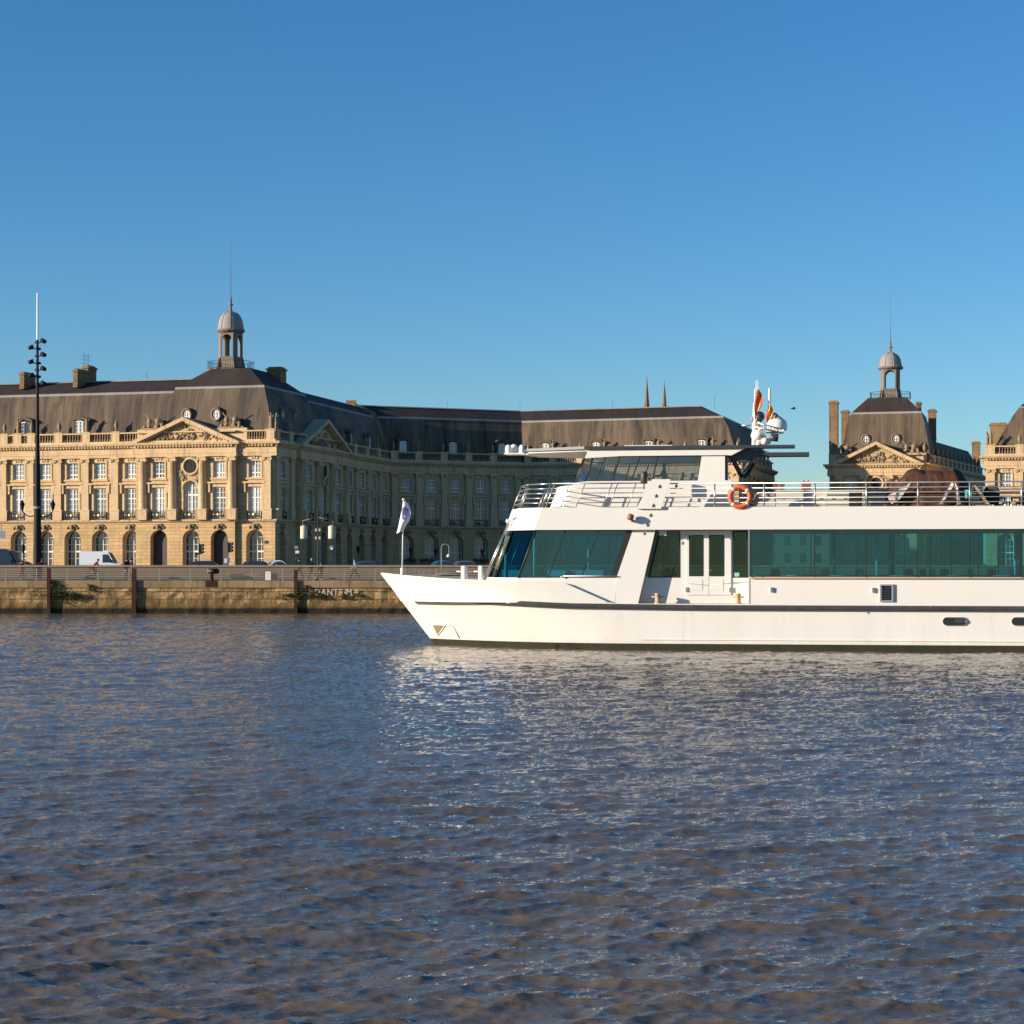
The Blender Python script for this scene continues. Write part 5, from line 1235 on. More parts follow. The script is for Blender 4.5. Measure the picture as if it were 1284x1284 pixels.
# rails -------------------------------------------------------------
def rail_run(name, pts_bottom, pts_top, n, r=.022, stan=None):
    m = MB()
    for k in range(n):
        f = 1-k*.19
        m.path([Vector(a).lerp(Vector(b), f) for a, b in zip(pts_bottom, pts_top)], r*1.25 if k == 0 else r*.8, 6)
    return m
def rp(px, py, y): q = bl(px, py, y); return (q[0], y, q[1])
XRT = bx(840,-4.14)
m = MB(); zt_ = bz(1000,605.4,-4.14); zb_ = kb1
for sg in (-1,1):
    for k in range(5): z = zt_-(zt_-zb_)*.205*k; m.tube((XRT,sg*4.14,z),(XE-.2,sg*4.14,z),.03 if k == 0 else .02,6)
    for px in [896,958,1022,1086.5,1151,1216,1281]: x = bx(px,-4.14); m.tube((x,sg*4.14,zb_-.02),(x,sg*4.14,zt_),.035,6)
    x = bx(1281,-4.14)
    while x < XE-3: x += st_; m.tube((x,sg*4.14,zb_-.02),(x,sg*4.14,zt_),.035,6)
    m.tube((bx(838,-4.14),sg*4.14,zt_),(bx(829,-4.14),sg*4.14,zb_),.025,6)
B_(m, 'deck_rail', M['steel'])
m = MB(); A0 = ring(kb1,.08,4.16); lean = .42; hh = 1.02
bot_ = [(x,-y,kb1) for x,y in A0[::-1]] + [(x,y,kb1) for x,y in A0]; 
def topof(p): return (p[0]+lean*.95, p[1], p[2]+hh)
end0 = (bx(800,-4.15), -4.16, kb1); 
Lb = [(bx(800,-4.15), 4.16, kb1)] + bot_ + [end0]; Lt = [topof(p) for p in Lb]
for k in range(5):
    f = 1-.2*k; m.path([Vector(a).lerp(Vector(b), f) for a, b in zip(Lb, Lt)], .03 if k == 0 else .02, 6)
for sg in (-1,1):
    for px in (655.5,679,684,703,722,756,763,786): 
        p = (bx(px,-4.16), sg*4.16, kb1); 
        if p[0] >= A0[2][0]-.1: m.tube(p, topof(p), .035 if px in (679,684) else .022, 6)
for p in bot_: m.tube(p, topof(p), .03, 6)
B_(m, 'fore_rail', M['steel'])
# ladder raked along the front glazing
m = MB(); a = [(*bl(612,727,-2.6),-2.75), (*bl(642,654,-2.6),-2.75)]; 
for dy in (0,.45):
    m.tube((a[0][0]-.15,-2.75-dy,a[0][1]-.1),(a[1][0]-.05,-2.75-dy,a[1][1]),.03,6); m.tube((a[1][0]-.05,-2.75-dy,a[1][1]),(a[1][0]+.35,-2.75-dy,a[1][1]+.2),.03,6)
for k in range(9):
    f = (k+.5)/9; x = a[0][0]-.15+(a[1][0]+.1-a[0][0])*f; z = a[0][1]-.1+(a[1][1]+.1-a[0][1])*f; m.tube((x,-2.75,z),(x,-3.2,z),.018,5)
B_(m, 'ladder', M['steel'])
m = MB(); x, z = bl(642,655,-2.9); m.ell((x,-2.9,z),(.24,.16,.12)); m.tube((x-.1,-2.9,z),(x-.25,-2.9,z+.1),.07,8); B_(m, 'front_lamp', M['clean'])
# fore deck fittings: two fat vent posts with a bar, flag staff socket
for px in (582, 603.5):
    x, z = bl(px,709.5,-1.3); m = MB(); m.lathe([(.14,1.95),(.14,z-.03),(.12,z),(.02,z+.005)], (x,-1.3,0), 14); m.tube((x-.34,-1.3,z-.25),(x+.34,-1.3,z-.25),.03,6); B_(m, 'mooring_post', M['clean'])
# lamps on the band
x, z = bl(792,648.5,-4.35); m = MB(); m.tube((x-.12,-4.5,z+.02),(x+.05,-4.42,z-.02),.15,12,.13); m.box(x-.02,x+.06,-4.42,-4.2,z-.2,z-.1); B_(m, 'deck_lamp', mat('rust_brown_lamp', (.22,.075,.04), .5))
x, z = bl(807.5,605,-4.15); m = MB(); m.tube((x,-4.15,z-.28),(x,-4.15,z-.05),.03,6); m.lathe([(.13,0),(.15,.03),(.15,.46),(.13,.5),(.03,.51)], (x,-4.15,z-.05), 12); B_(m, 'navigation_light', mat('olive_black_lamp', (.04,.04,.03), .5))
x, z = bl(848,609.5,-4.2); m = MB(); m.ell((x,-4.22,z),(.07,.07,.07)); B_(m, 'rail_lamp', M['charcoal'])
# interior posts
for px, mm, r in ((1046,'frame',.06),(1099.5,'clean',.055),(1118,'frame',.13),(1166,'frame',.04),(1273,'clean',.055),(967.5,'clean',.03),(1227,'frame',.03),(1278,'frame',.14)):
    x = bx(px,-1.6); m = MB(); m.tube((x,-1.6,2.36),(x,-1.6,kb0+.03),r,8); B_(m, 'interior_post', M[mm])
for px in (634,670,738): 
    x = bx(px,-1.2); m = MB(); m.tube((x,-1.2,2.36),(x+.0,-1.2,kb0+.03),.05,8); B_(m, 'interior_post', M['clean'])

# loose things on the boat ------------------------------------------
def W(x, y, z): return (BO.x + x*_c - y*_s, BO.y + x*_s + y*_c, z)
def bthing(name, label, cat, x, y, z, group=None, rot=0): return thing(name, label, cat, W(x,y,z), R(YAW)+rot, group)
x, z = bl(927.8,622.8,-4.22); t = bthing('life_ring', 'orange life ring hanging on the deck rail aft of the wheelhouse', 'life ring', x, -4.25, z)
m = MB(); m.torus((0,0,0), .41, .095, 'y', 36, 10); m.build('ring', mat('orange_life_ring', (.78,.13,.03), .5), t)
for k in range(4):
    m = MB(); a = math.pi/4+math.pi/2*k; m.torus((0,0,0), .41, .102, 'y', 4, 10, a-.1, a+.1); m.build('white_band', M['clean'], t)
m = MB(); m.torus((0,0,0), .52, .012, 'y', 36, 5); m.build('grab_line', M['lead'], t)
# flag on the bow
x, z = bl(504.5,721,0); t = bthing('bow_flag', 'white flag with a blue ring emblem on the bow staff', 'flag', x, 0, z-.1)
ztp_ = bl(505,627,0)[1]-z+.1; m = MB(); m.tube((0,0,0),(0,0,.42),.09,10); m.tube((0,0,.4),(.05,0,ztp_),.035,8,.025); m.lathe([(.06,0),(.06,.06),(.01,.08)], (.05,0,ztp_), 8); m.build('staff', M['clean'], t)
def cloth(fn, nu, nv, mt, name, t, th=.004, mi=None):
    vs = [fn(i/nu, j/nv) for j in range(nv+1) for i in range(nu+1)]; m = MB()
    m.add(vs, [(j*(nu+1)+i, j*(nu+1)+i+1, (j+1)*(nu+1)+i+1, (j+1)*(nu+1)+i) for j in range(nv) for i in range(nu)], True)
    return m.build(name, mt, t, recalc=False)
S_ = 86.7/F
def ff(u, v):   # hangs limp, folded: u along the fly, v down the hoist
    top = ztp_-.05
    if u < .5: q = u/.5; xx = -.02 - q*(.03+.52*v**1.3) ; yy = -.05-.16*q+.06*math.sin(v*7+q*2)
    else: q = (u-.5)/.5; xx = .03 + q*(.06+.50*math.sin(min(1,v*1.25)*math.pi*.5)*(1-.35*v)); yy = .05-.12*q+.07*math.sin(v*6+q*3)
    zz = top - v*(1.28+.15*(1-u)) + (-.05*q*v if u < .5 else .0) + (.10 if u > .5 else -.08)*q*v
    return (xx, yy, zz)
def ff2(u, v):
    top = ztp_-.06; k = u*2-1
    if k < 0: xx = -.25*(-k)*v**1.15
    else: xx = .38*k*math.sin(math.pi*min(1,.12+v*.78))**.9
    return (xx+.04*(1-v), -.07-.09*math.sin(k*2.6+v*3)-.04*math.sin(v*9+k*3), top - 1.36*v*(1+(.07 if k < 0 else -.16)*abs(k)))
cloth(ff2, 24, 20, mat('white_flag_cloth', (.76,.74,.76), .8), 'flag_cloth', t)
def em(a, r):
    u = .66 + r*math.cos(a)*.24; v = .42 + r*math.sin(a)*.22; p = ff2(u, v); return (p[0], p[1]-.012, p[2])
vs = []; n = 28
for k in range(n): vs += [em(2*math.pi*k/n, 1.), em(2*math.pi*k/n, .60)]
m = MB(); m.add(vs, [(2*k, 2*((k+1)%n), 2*((k+1)%n)+1, 2*k+1) for k in range(n)]); m.build('emblem', mat('violet_blue_print', (.17,.17,.48), .8), t, recalc=False)
m = MB(); m.add([em(2*math.pi*k/n, .42) for k in range(n)], [tuple(range(n))]); m.build('emblem_centre', bpy.data.materials['violet_blue_print'], t, recalc=False)
# limp red and yellow flags at the mast
for px, y0, y1, wl, wr, lab, colr in ((949,489,519,.16,.26,'limp red flag with a golden patch on the mast aft of the wheelhouse',((.52,.05,.03),(.55,.30,.04))), (965,508,529,.24,.16,'limp red and yellow flag on the shorter mast pole',((.55,.06,.035),(.72,.42,.06)))):
    x, zt = bl(px,y0,-2.0); _, zb2 = bl(px,y1,-2.0); t = bthing('signal_flag', lab, 'flag', x, -2.12, zt); H = zt-zb2
    mm = mat('signal_flag_cloth', colr[0], .8); nn = NT(mm); sp2 = nn.n('ShaderNodeSeparateXYZ'); nn.l(nn.tc.outputs['Object'], sp2.inputs[0])
    nn.base(nn.ramp(nn.math('ADD', nn.math('MULTIPLY', sp2.outputs[0], 2.2), .42), [(.3,colr[0]),(.36,colr[1]),(.62,colr[1]),(.68,colr[0])] if px > 955 else [(.45,colr[0]),(.52,colr[1]),(.72,colr[1]),(.8,colr[0])]))
    def fn(u, v, wl=wl, wr=wr, H=H):
        k = u*2-1; e = math.sin(math.pi*min(1,.06+v*.9))**.7
        return ((-wl if k < 0 else wr)*abs(k)*e*(v**.6 if k < 0 else 1), -.05*math.sin(k*4+v*6)-.03, -H*v*(1+.12*(-k)))
    cloth(fn, 16, 14, mm, 'flag_cloth', t); m = MB(); m.tube((-.01,.0,.1),(-.01,.0,-H-.3),.02,6); m.build('halyard_pole', M['clean'], t)

# upper deck furniture
M['cream'] = mat('cream_locker_paint', (.60,.55,.45), .5)
M['lidwood'] = mat('brown_plinth', (.10,.05,.03), .7)
for px0, px1, y, lab, mm in ((973,1007,-2.9,'white deck locker just aft of the grey deck machine','cream'), (1008.5,1036.5,-2.7,'middle one of three white deck lockers in a row','cream'), (1037.5,1084,-3.1,'longest white deck locker, with an open dark end','cream')):
    x0, x1 = bx(px0,y), bx(px1,y); zt2 = bz(px0,614.5,y); t = bthing('deck_locker', lab, 'locker', (x0+x1)/2, y, ZD, 'white deck lockers'); w = (x1-x0)/2; h = zt2-ZD
    m = MB(); m.box(-w+.06,w-.06,0,.9,0,.14); m.build('plinth', M['lidwood'], t)
    m = MB()
    if px0 > 1036: f = .45; m.box(-w,w-(2*w)*.42,-.05,.95,.14,h-.06); m.box(w-.08,w,-.05,.95,.14,h-.06); m.box(w-(2*w)*.42,w-.08,.88,.95,.14,h-.06)
    else: m.box(-w,w,-.05,.95,.14,h-.06)
    m.build('body', M[mm], t); m = MB(); m.box(-w-.03,w+.03,-.09,.99,h-.06,h); m.build('lid', M[mm], t)
    for k in range(2): h_ = MB(); h_.box(-w*.5+k*w-.07,-w*.5+k*w+.07,-.075,-.05,h*.6,h*.6+.05) if px0 < 1036 else h_.box(-w*.7+k*.5-.05,-w*.7+k*.5+.05,-.075,-.05,h*.6,h*.6+.05); h_.build('latch', M['steel'], t)
x0, x1 = bx(930,-2.6), bx(972,-2.6); t = bthing('deck_machine', 'grey winch unit with hoses behind the orange life ring', 'machine', (x0+x1)/2, -2.6, ZD); w = (x1-x0)/2
m = MB(); m.box(-w,w,0,1.2,0,.5); m.box(-w*.2,w*.95,.1,1.1,.5,.82); m.build('housing', mat('light_grey_machine', (.45,.43,.42), .5), t)
m = MB(); m.tube((-w*.4,-.05,.55),(-w*.4,1.0,.55),.22,12); m.ell((-w*.55,-.1,.8),(.12,.1,.1)); m.build('drum', M['charcoal'], t)
m = MB(); m.path([(-w*.25,-.12,.6),(-.1,-.18,.82),(.2,-.15,.86),(.5,-.12,.74)], .045, 7); m.build('hose', mat('brown_hose', (.32,.13,.06), .6), t)
x0, x1 = bx(1093,-3.2), bx(1111,-3.2); t = bthing('deck_box', 'dark slate-blue box on the upper deck beside the brown tarpaulin', 'box', (x0+x1)/2, -3.2, ZD); w = (x1-x0)/2
m = MB(); m.pxz([(-w,0),(w*.8,0),(w,.85),(-w,.85)], -.02, .7); m.build('body', mat('slate_blue_box', (.04,.05,.07), .5), t); m = MB(); m.box(-w-.02,w+.02,-.05,.73,.85,.92); m.build('lid', bpy.data.materials['slate_blue_box'], t)
# tarpaulin heap
def tarp():
    y = -2.2; x0, x1 = bx(1106,y), bx(1200,y); t = bthing('tarpaulin_heap', 'brown tarpaulin draped over stacked furniture on the upper deck', 'tarpaulin', (x0+x1)/2, y, ZD); w = (x1-x0)/2
    prof = [(1104,632),(1113,617),(1123,606),(1131,597),(1138,589),(1148,587.5),(1158,590),(1168,590.5),(1178,589.5),(1188,588),(1194,586.5),(1199,594),(1203,612),(1208,632)]
    pp = [(bx(p,y)-(x0+x1)/2, bz(p,q,y)-ZD) for p, q in prof]
    def top(x):
        for (a, p), (b, q) in zip(pp[:-1], pp[1:]):
            if a <= x <= b: return p+(q-p)*(x-a)/(b-a)
        return 0.
    nx, ny = 90, 44; vs = []; xa, xb_ = pp[0][0], pp[-1][0]; rr = random.Random(8)
    for j in range(ny+1):
        v = j/ny; yy = -1.15+2.3*v; edge = 1-abs(2*v-1)
        for i in range(nx+1):
            x = xa+(xb_-xa)*i/nx; T = top(x); k = min(1, edge/.24)
            f = .06*math.sin(x*4.1+2*v)+.05*math.sin(x*9.3+1.7+v*5)+.03*math.sin(x*17+v*9)
            drape = 1-(1-k)**1.25; zz = T*(.02+.98*drape*(1-.1*(1-min(1,edge*1.3)))) + f*.7*(1-k*.4)*min(1,T)
            yo = (-1 if v < .5 else 1)*(1-k)*(.07*math.sin(x*2.9+.6)+.04*math.sin(x*7.4+1)) 
            sag = -.10*math.sin(math.pi*min(1,max(0,(x-xa)/(xb_-xa)))*3)**2*(1-edge)*T*.5
            vs.append((x, yy+yo, max(.0, zz+sag)))
    m = MB(); m.add(vs, [(j*(nx+1)+i, j*(nx+1)+i+1, (j+1)*(nx+1)+i+1, (j+1)*(nx+1)+i) for j in range(ny) for i in range(nx)], True)
    mt = mat('brown_tarpaulin', (.15,.060,.028), .6, spec=.25); n = NT(mt); a = n.noise(n.coords((1,1,1)), 3.2, 6, .6, 1.2); b = n.noise(n.coords((2.5,1,.6)), 4, 4, .6, .6)
    n.base(n.mix(n.ramp(a, [(.35,(0,0,0)),(.7,(1,1,1))]), (.105,.044,.021), (.048,.021,.012))); p = n.bump(a, .6, .12); n.bump(b, .3, .05, p)
    m.build('cover', mt, t, recalc=False)
    mw = mat('pale_tarpaulin_lining', (.62,.54,.44), .55)
    for k, pts in enumerate((((1112,622),(1133,608),(1143,603),(1138,612),(1128,626),(1118,632)), ((1178,632),(1184,618),(1194,603),(1196,608),(1188,622),(1182,633)), ((1197,604),(1201,612),(1205,632),(1200,633),(1198,617)))):
        q = [bl(p,s,-3.45) for p, s in pts]; mm = MB(); c = [(a-(x0+x1)/2, -1.27-.05*math.sin(i*2.1), b-ZD) for i, (a, b) in enumerate(q)]
        mm.prism(c, [(a, b+.03, d) for a, b, d in c]); mm.build('folded_flap', mw, t)
    mm = MB(); q = [bl(p,s,-2.0) for p, s in ((1196,588),(1202,590),(1211,604),(1215,618),(1216,634),(1203,634))]; mm.pxz([(a-(x0+x1)/2, b-ZD) for a, b in q], -.3, .9); mm.build('navy_cover', mat('navy_tarpaulin', (.018,.02,.035), .5), t)
tarp()
x, z = bl(1212,620,-3.3); t = bthing('towel', 'crumpled turquoise towel hanging inside the deck rail', 'towel', x, -3.95, z); m = MB(); rr = random.Random(1)
def fn(u, v): return ((u-.5)*.3*(1-.3*v), .04*math.sin(u*9+v*3), .15-.36*v+.03*math.sin(u*6))
cloth(fn, 14, 10, mat('turquoise_towel', (.05,.36,.40), .8), 'cloth', t); m.tube((-.14,.03,.14),(.14,.03,.14),.025,6); m.build('hem', bpy.data.materials['turquoise_towel'], t)
M['wicker'] = stone('dark_wicker', (.03,.028,.03), (.05,.045,.045), (.015,.015,.016))
M['sand'] = mat('sand_canvas', (.46,.37,.25), .8)
def armchair(px, y, lab, rot):
    x = bx(px,y); t = bthing('wicker_chair', lab, 'chair', x, y, ZD, 'dark wicker chairs on the upper deck', rot)
    m = MB(); m.box(-.3,.3,-.3,.3,.36,.44); m.build('seat', M['wicker'], t)
    m = MB(); n = 10; prof = [(-.34,.44),(.34,.44),(.36,.9),(.26,1.08),(.1,1.15),(-.1,1.15),(-.26,1.08),(-.36,.9)]; m.prism([(x_,.26,z_) for x_,z_ in prof], [(x_*.95,.36,z_) for x_,z_ in prof]); m.build('backrest', M['wicker'], t)
    for s in (-1,1):
        a = MB(); a.box(s*.34-.04,s*.34+.04,-.3,.26,.6,.66); a.box(s*.34-.03,s*.34+.03,-.3,-.24,.44,.6); a.build('armrest', M['wicker'], t)
        for yy in (-.26,.26): l = MB(); l.tube((s*.26,yy,0),(s*.27,yy,.36),.025,6); l.build('leg', M['wicker'], t)
armchair(1247,-2.2,'dark wicker chair with a rounded back beside the folding chair on the upper deck',2.6); armchair(1281,-2.5,'dark wicker chair at the right edge of the photo on the upper deck',-1.2)
x = bx(1230,-3.1); t = bthing('folding_chair', 'sand-coloured striped folding chair on the upper deck', 'chair', x, -3.1, ZD)
m = MB(); m.prism([(-.30,-.02,1.12),(-.30,.52,1.12),(-.22,.52,1.14),(-.22,-.02,1.14)],[(.30,-.02,.30),(.30,.52,.30),(.36,.52,.34),(.36,-.02,.34)]); m.build('backrest', M['sand'], t)
m = MB(); m.box(-.34,.34,-.02,.52,.28,.34); m.build('seat', M['sand'], t)
for yy in (0,.5):
    l = MB(); l.tube((-.34,yy,1.16),(.4,yy,0.),.022,6); l.build('leg', M['lidwood'], t); l = MB(); l.tube((.36,yy,.34),(-.3,yy,0),.022,6); l.build('leg', M['lidwood'], t)
for px, lab, yy in ((1265,'low deck table with a pale top between the wicker chairs',-2.3),):
    x = bx(px,yy); t = bthing('deck_table', lab, 'table', x, yy, ZD); h = bz(px,616,yy)-ZD
    m = MB(); m.box(-.62,.62,-.4,.4,h-.06,h); m.build('tabletop', M['lead'], t)
    for a in (-1,1):
        for b in (-1,1): l = MB(); l.tube((a*.55,b*.33,0),(a*.55,b*.33,h-.06),.03,6); l.build('leg', M['iron'], t)
for k, (px, yy) in enumerate(((1258,-2.95),(1270,-2.95))):
    x = bx(px,yy); t = bthing('cushion_stool', 'low stool with a cream cushion, '+('left' if k == 0 else 'right')+' one of two beside the deck table', 'stool', x, yy, ZD, 'cream stools by the deck table')
    m = MB(); m.box(-.16,.16,-.16,.16,.36,.46); m.build('cushion', M['sand'], t)
    for a in (-1,1):
        for b in (-1,1): l = MB(); l.tube((a*.14,b*.14,0),(a*.14,b*.14,.36),.018,5); l.build('leg', M['iron'], t)
# saloon chairs and tables seen through the glass
M['seatred'] = mat('red_saloon_chair', (.30,.06,.05), .6); M['seatdark'] = mat('dark_saloon_chair', (.04,.035,.035), .6); M['linen'] = mat('pale_table_linen', (.60,.58,.54), .7)
def schair(px, y, mm, lab, rot, group):
    x = bx(px,y); t = bthing('saloon_chair', lab, 'chair', x, y, 2.36, group, rot)
    m = MB(); m.box(-.22,.22,-.22,.22,.43,.49); m.build('seat', mm, t)
    m = MB(); m.pxz([(-.21,.49),(.21,.49),(.2,1.0),(.12,1.06),(-.12,1.06),(-.2,1.0)], .19, .23); m.build('backrest', mm, t)
    for a in (-1,1):
        for b in (-1,1): l = MB(); l.tube((a*.19,b*.19,0),(a*.19,b*.19,.43),.016,5); l.build('leg', M['steel'], t)
dl = 'dark saloon chair seen through the teal side windows'
schair(1143,-2.4,M['seatred'],'red saloon chair, left of the pair behind the teal window',.5,'red saloon chairs'); schair(1152,-2.1,M['seatred'],'red saloon chair, right of the pair behind the teal window',-2.4,'red saloon chairs')
for i, px in enumerate((974,1012,1034,1074,1080,1176,1182,1212,1246,1274)): schair(px, -2.6 if i % 2 else -1.9, M['seatdark'], dl, (0.3,1.9,3.4,-1.)[i%4], 'dark saloon chairs')
for i, (px, y) in enumerate(((956,-2.3),(993,-2.2),(1055,-2.2),(1130,-2.2),(1196,-2.2),(1260,-2.2))):
    x = bx(px,y); t = bthing('saloon_table', 'saloon table with pale cloth seen through the teal side windows', 'table', x, y, 2.36, 'saloon tables')
    m = MB(); m.lathe([(.02,.76),(.5,.76),(.5,.79),(.02,.795)], (0,0,0), 18); m.build('tabletop', M['linen'], t); m = MB(); m.lathe([(.28,0),(.28,.03),(.04,.06),(.04,.76)], (0,0,0), 10); m.build('pedestal', M['iron'], t)
for i, (px, y) in enumerate(((697,-2.6),(725,-2.4),(744,-2.5),(640,-1.5))):
    x = bx(px,y); t = bthing('lounge_seat', ('pale lounge seat nearest the bow behind the front glazing' if px == 640 else 'pale lounge seat seen through the slanted lounge windows'), 'seat', x, y, 2.36, 'lounge seats')
    m = MB(); m.box(-.4,.4,-.35,.35,.1,.45); m.build('seat', M['linen'], t); m = MB(); m.box(-.4,.4,.3,.42,.1,1.0); m.build('backrest', M['linen'], t)
x = bx(838,-2.6); t = bthing('potted_plant', 'dark potted plant behind the slanted window by the double door', 'plant', x, -2.6, 2.36); m = MB(); m.lathe([(.16,0),(.2,.5),(.22,.52),(.05,.5)], (0,0,0), 12); m.build('pot', M['linen'], t); m = MB(); rr = random.Random(3)
for _ in range(120):
    a = rr.uniform(0,6.28); r = rr.uniform(0,.34); c = Vector((r*math.cos(a), r*math.sin(a), .55+rr.uniform(0,.55)*(1-r))); d = Vector((math.cos(a)*.5,math.sin(a)*.5,rr.uniform(.1,1))).normalized(); e = d.orthogonal().normalized()*.035; m.quad(c-e, c+d*.08-e*1.2, c+d*.2, c+e)
m.build('foliage', M['leaf'], t, recalc=False)
x = bx(862,-1.5)
x = bx(846,-.9); t = bthing('helm_chair', 'dark high-backed helm chair behind the wheelhouse glass', 'chair', x, -.9, ZD+.3); m = MB(); m.box(-.26,.26,-.26,.26,.5,.6); m.build('seat', M['seatdark'], t); m = MB(); m.prism([(.2,-.24,.6),(.2,.24,.6),(.3,.24,.6),(.3,-.24,.6)],[(.34,-.16,1.55),(.34,.16,1.55),(.42,.16,1.55),(.42,-.16,1.55)]); m.build('backrest', M['seatdark'], t); m = MB(); m.lathe([(.25,0),(.25,.04),(.06,.06),(.06,.5)], (0,0,0), 10); m.build('pedestal', M['steel'], t)
# ------------------------------------------------------------------ street furniture, vehicles, people
def at_z(px, Y, z=None): p = at(px, Y); return (p.x, Y, 2.37 if z is None else z)
ZP = 2.37
t = thing('light_mast', 'very tall dark light mast with seven spotlights, two lanterns and a white tip', 'light mast', at_z(47,150,G))
S = 150/F; hz = lambda py: CZ-(py-HY)*S-G
m = MB(); m.lathe([(.34,0),(.32,hz(690)),(.28,hz(660)),(.23,hz(600)),(.17,hz(560)),(.125,hz(520)),(.105,hz(470)),(.095,hz(426))], (0,0,0), 14); m.build('pole', mat('dark_bronze_paint', (.014,.012,.012), .6, .0, .2), t)
m = MB(); m.lathe([(.075,hz(426)),(.06,hz(368)),(.02,hz(367))], (0,0,0), 8); m.build('tip', mat('white_mast_tip', (.8,.8,.8), .5), t)
dm = bpy.data.materials['dark_bronze_paint']
for k, (py, sg) in enumerate(((428,1),(436,-1),(445,1),(454,-1),(462.5,1),(471,-1),(481,1))):
    z = hz(py); m = MB(); m.tube((sg*.1,0,z-.12),(sg*.45,-.05,z-.02),.04,6); m.tube((sg*.32,-.02,z+.08),(sg*.66,-.15,z-.06),.19,10,.15); m.tube((-sg*.05,.12,z-.1),(-sg*.2,.2,z-.05),.1,8); m.build('spotlight', dm, t)
for sg in (-1,1):
    m = MB(); n = 8; pts = [(sg*(.25+.95*i/n), 0, hz(646.5)-.12*math.sin(math.pi*i/n)+.32*(i/n)**2) for i in range(n+1)]; m.path(pts, .045, 6); z = pts[-1][2]; m.tube((sg*1.2,0,z),(sg*1.2,0,z+.12),.05,6); a = m.build('arm', dm, t)
    l = MB(); l.lathe([(.09,z+.12),(.2,z+.55),(.24,z+.56),(.2,z+.62),(.08,z+.82),(.03,z+.95)], (sg*1.2,0,0), 6, False); link('lantern', l.mesh('lantern', dm), a)
m = MB(); m.lathe([(.36,hz(638)),(.36,hz(635))], (0,0,0), 14); m.build('collar', M['lead'], t)

t = thing('street_lamp', 'tall slim lamp post with two cream cylinder lamps hung from its arms', 'street lamp', at_z(398.5,141)); S = 141/F; hz = lambda py: CZ-(py-HY)*S-ZP
m = MB(); m.lathe([(.07,0),(.05,.3),(.04,hz(642)),(.05,hz(641)),(.05,hz(637.5))], (0,0,0), 8); m.build('pole', M['iron'], t)
cm = mat('cream_lamp_cylinder', (.60,.52,.38), .5)
for sg in (-1,1):
    m = MB(); x = sg*19*S; m.tube((0,0,hz(648.5)),(x,0,hz(653)),.022,6); m.tube((x,0,hz(653)),(x,0,hz(659)),.02,5); a = m.build('arm', M['lead'], t)
    xc = -14.3*S-.12 if sg < 0 else 22.8*S-.12
    xc = (-115/9.507-3.5)*S if sg < 0 else (398.5-398.5+19.5)*S
    l = MB(); l.lathe([(.05,hz(658.5)),(.26,hz(660)),(.26,hz(674.5)),(.24,hz(675.5))], (sg*17.5*S,0,0), 16); link('lamp', l.mesh('lamp', cm), a)
for py in (664.5,674.5):
    for sg in (-1,1): m = MB(); m.box(sg*.13-.07,sg*.13+.07,-.1,.06,hz(py)-.1,hz(py)+.1); m.build('control_box', cm, t)
t = thing('street_lamp', 'thin gooseneck lamp post beside the bow of the boat', 'street lamp', at_z(553.5,147)); S = 147/F; hz = lambda py: CZ-(py-HY)*S-ZP
m = MB(); m.tube((0,0,0),(0,0,hz(687)),.04,8); r = 4.8*S; m.torus((r,0,hz(687)), r, .032, 'y', 14, 6, 0, math.pi); m.tube((2*r,0,hz(687)),(2*r,0,hz(696)),.032,6); m.build('pole', M['lead'], t)
m = MB(); m.lathe([(.05,.2),(.14,.08),(.15,0),(.1,-.04)], (2*r-.05,0,hz(698)), 10); m.build('lamp', M['win'], t)
def lantern_post(px, Y, top, lab, zg=G):
    t = thing('lantern_post', lab, 'street lamp', at_z(px,Y,zg)); H = CZ-(top-HY)/F*Y-zg
    m = MB(); m.lathe([(.16,0),(.12,.5),(.06,.7),(.05,H-1.1),(.1,H-1.0)], (0,0,0), 8); m.build('pole', M['iron'], t)
    m = MB(); m.lathe([(.12,H-1.0),(.26,H-.4),(.3,H-.38),(.16,H-.15),(.05,H)], (0,0,0), 6, False); m.build('lantern', M['iron'], t)
lantern_post(546,262,687,'black lantern post in front of the shaded arches, left of the gooseneck lamp'); lantern_post(604.5,262,688,'black lantern post in front of the shaded arches, behind the white mooring posts'); lantern_post(515,262,686,'black lantern post in front of the shaded arches, beside the bow flag'); lantern_post(29,215,682,'black lantern post by the first lit arches at the left edge')
lantern_post(449,250,684,'black lantern post before the shaded side arches behind the walking man')
# traffic signals
for px, top, flip, lab, blue in ((249.5,681,1,'black traffic signal with a side board in front of the middle portico arch',False), (286,679,1,'black traffic signal with a blue sign in front of the right portico arch',True)):
    Y = 196; S = Y/F; t = thing('traffic_signal', lab, 'traffic light', at_z(px,Y)); hz = lambda py: CZ-(py-HY)*S-G
    m = MB(); m.tube((0,0,0),(0,0,hz(top)),.06,8); m.build('pole', M['iron'], t)
    m = MB(); z0, z1 = hz(top+13.5), hz(top+1); m.box(.06,.30,-.12,.14,z0,z1); o = m.build('signal_head', M['iron'], t)
    for k in range(3):
        h = MB(); z = z0+(z1-z0)*(k+.5)/3; h.tube((.30,0,z+.06),(.52,0,z+.04),.15,10,.13); link('visor', h.mesh('visor', M['iron']), o)
    if blue: 
        m = MB(); m.box(-.34,.22,-.16,-.12,hz(705.5),hz(699)); s_ = m.build('sign', mat('blue_sign', (.10,.22,.42), .5), t); m = MB(); m.box(-.36,-.12,-.165,-.155,hz(705.5),hz(700)); link('sign_band', m.mesh('sign_band', M['win']), s_)
    else: m = MB(); m.box(-.36,-.06,-.05,.05,hz(695.5),hz(693)); m.build('side_board', M['iron'], t)
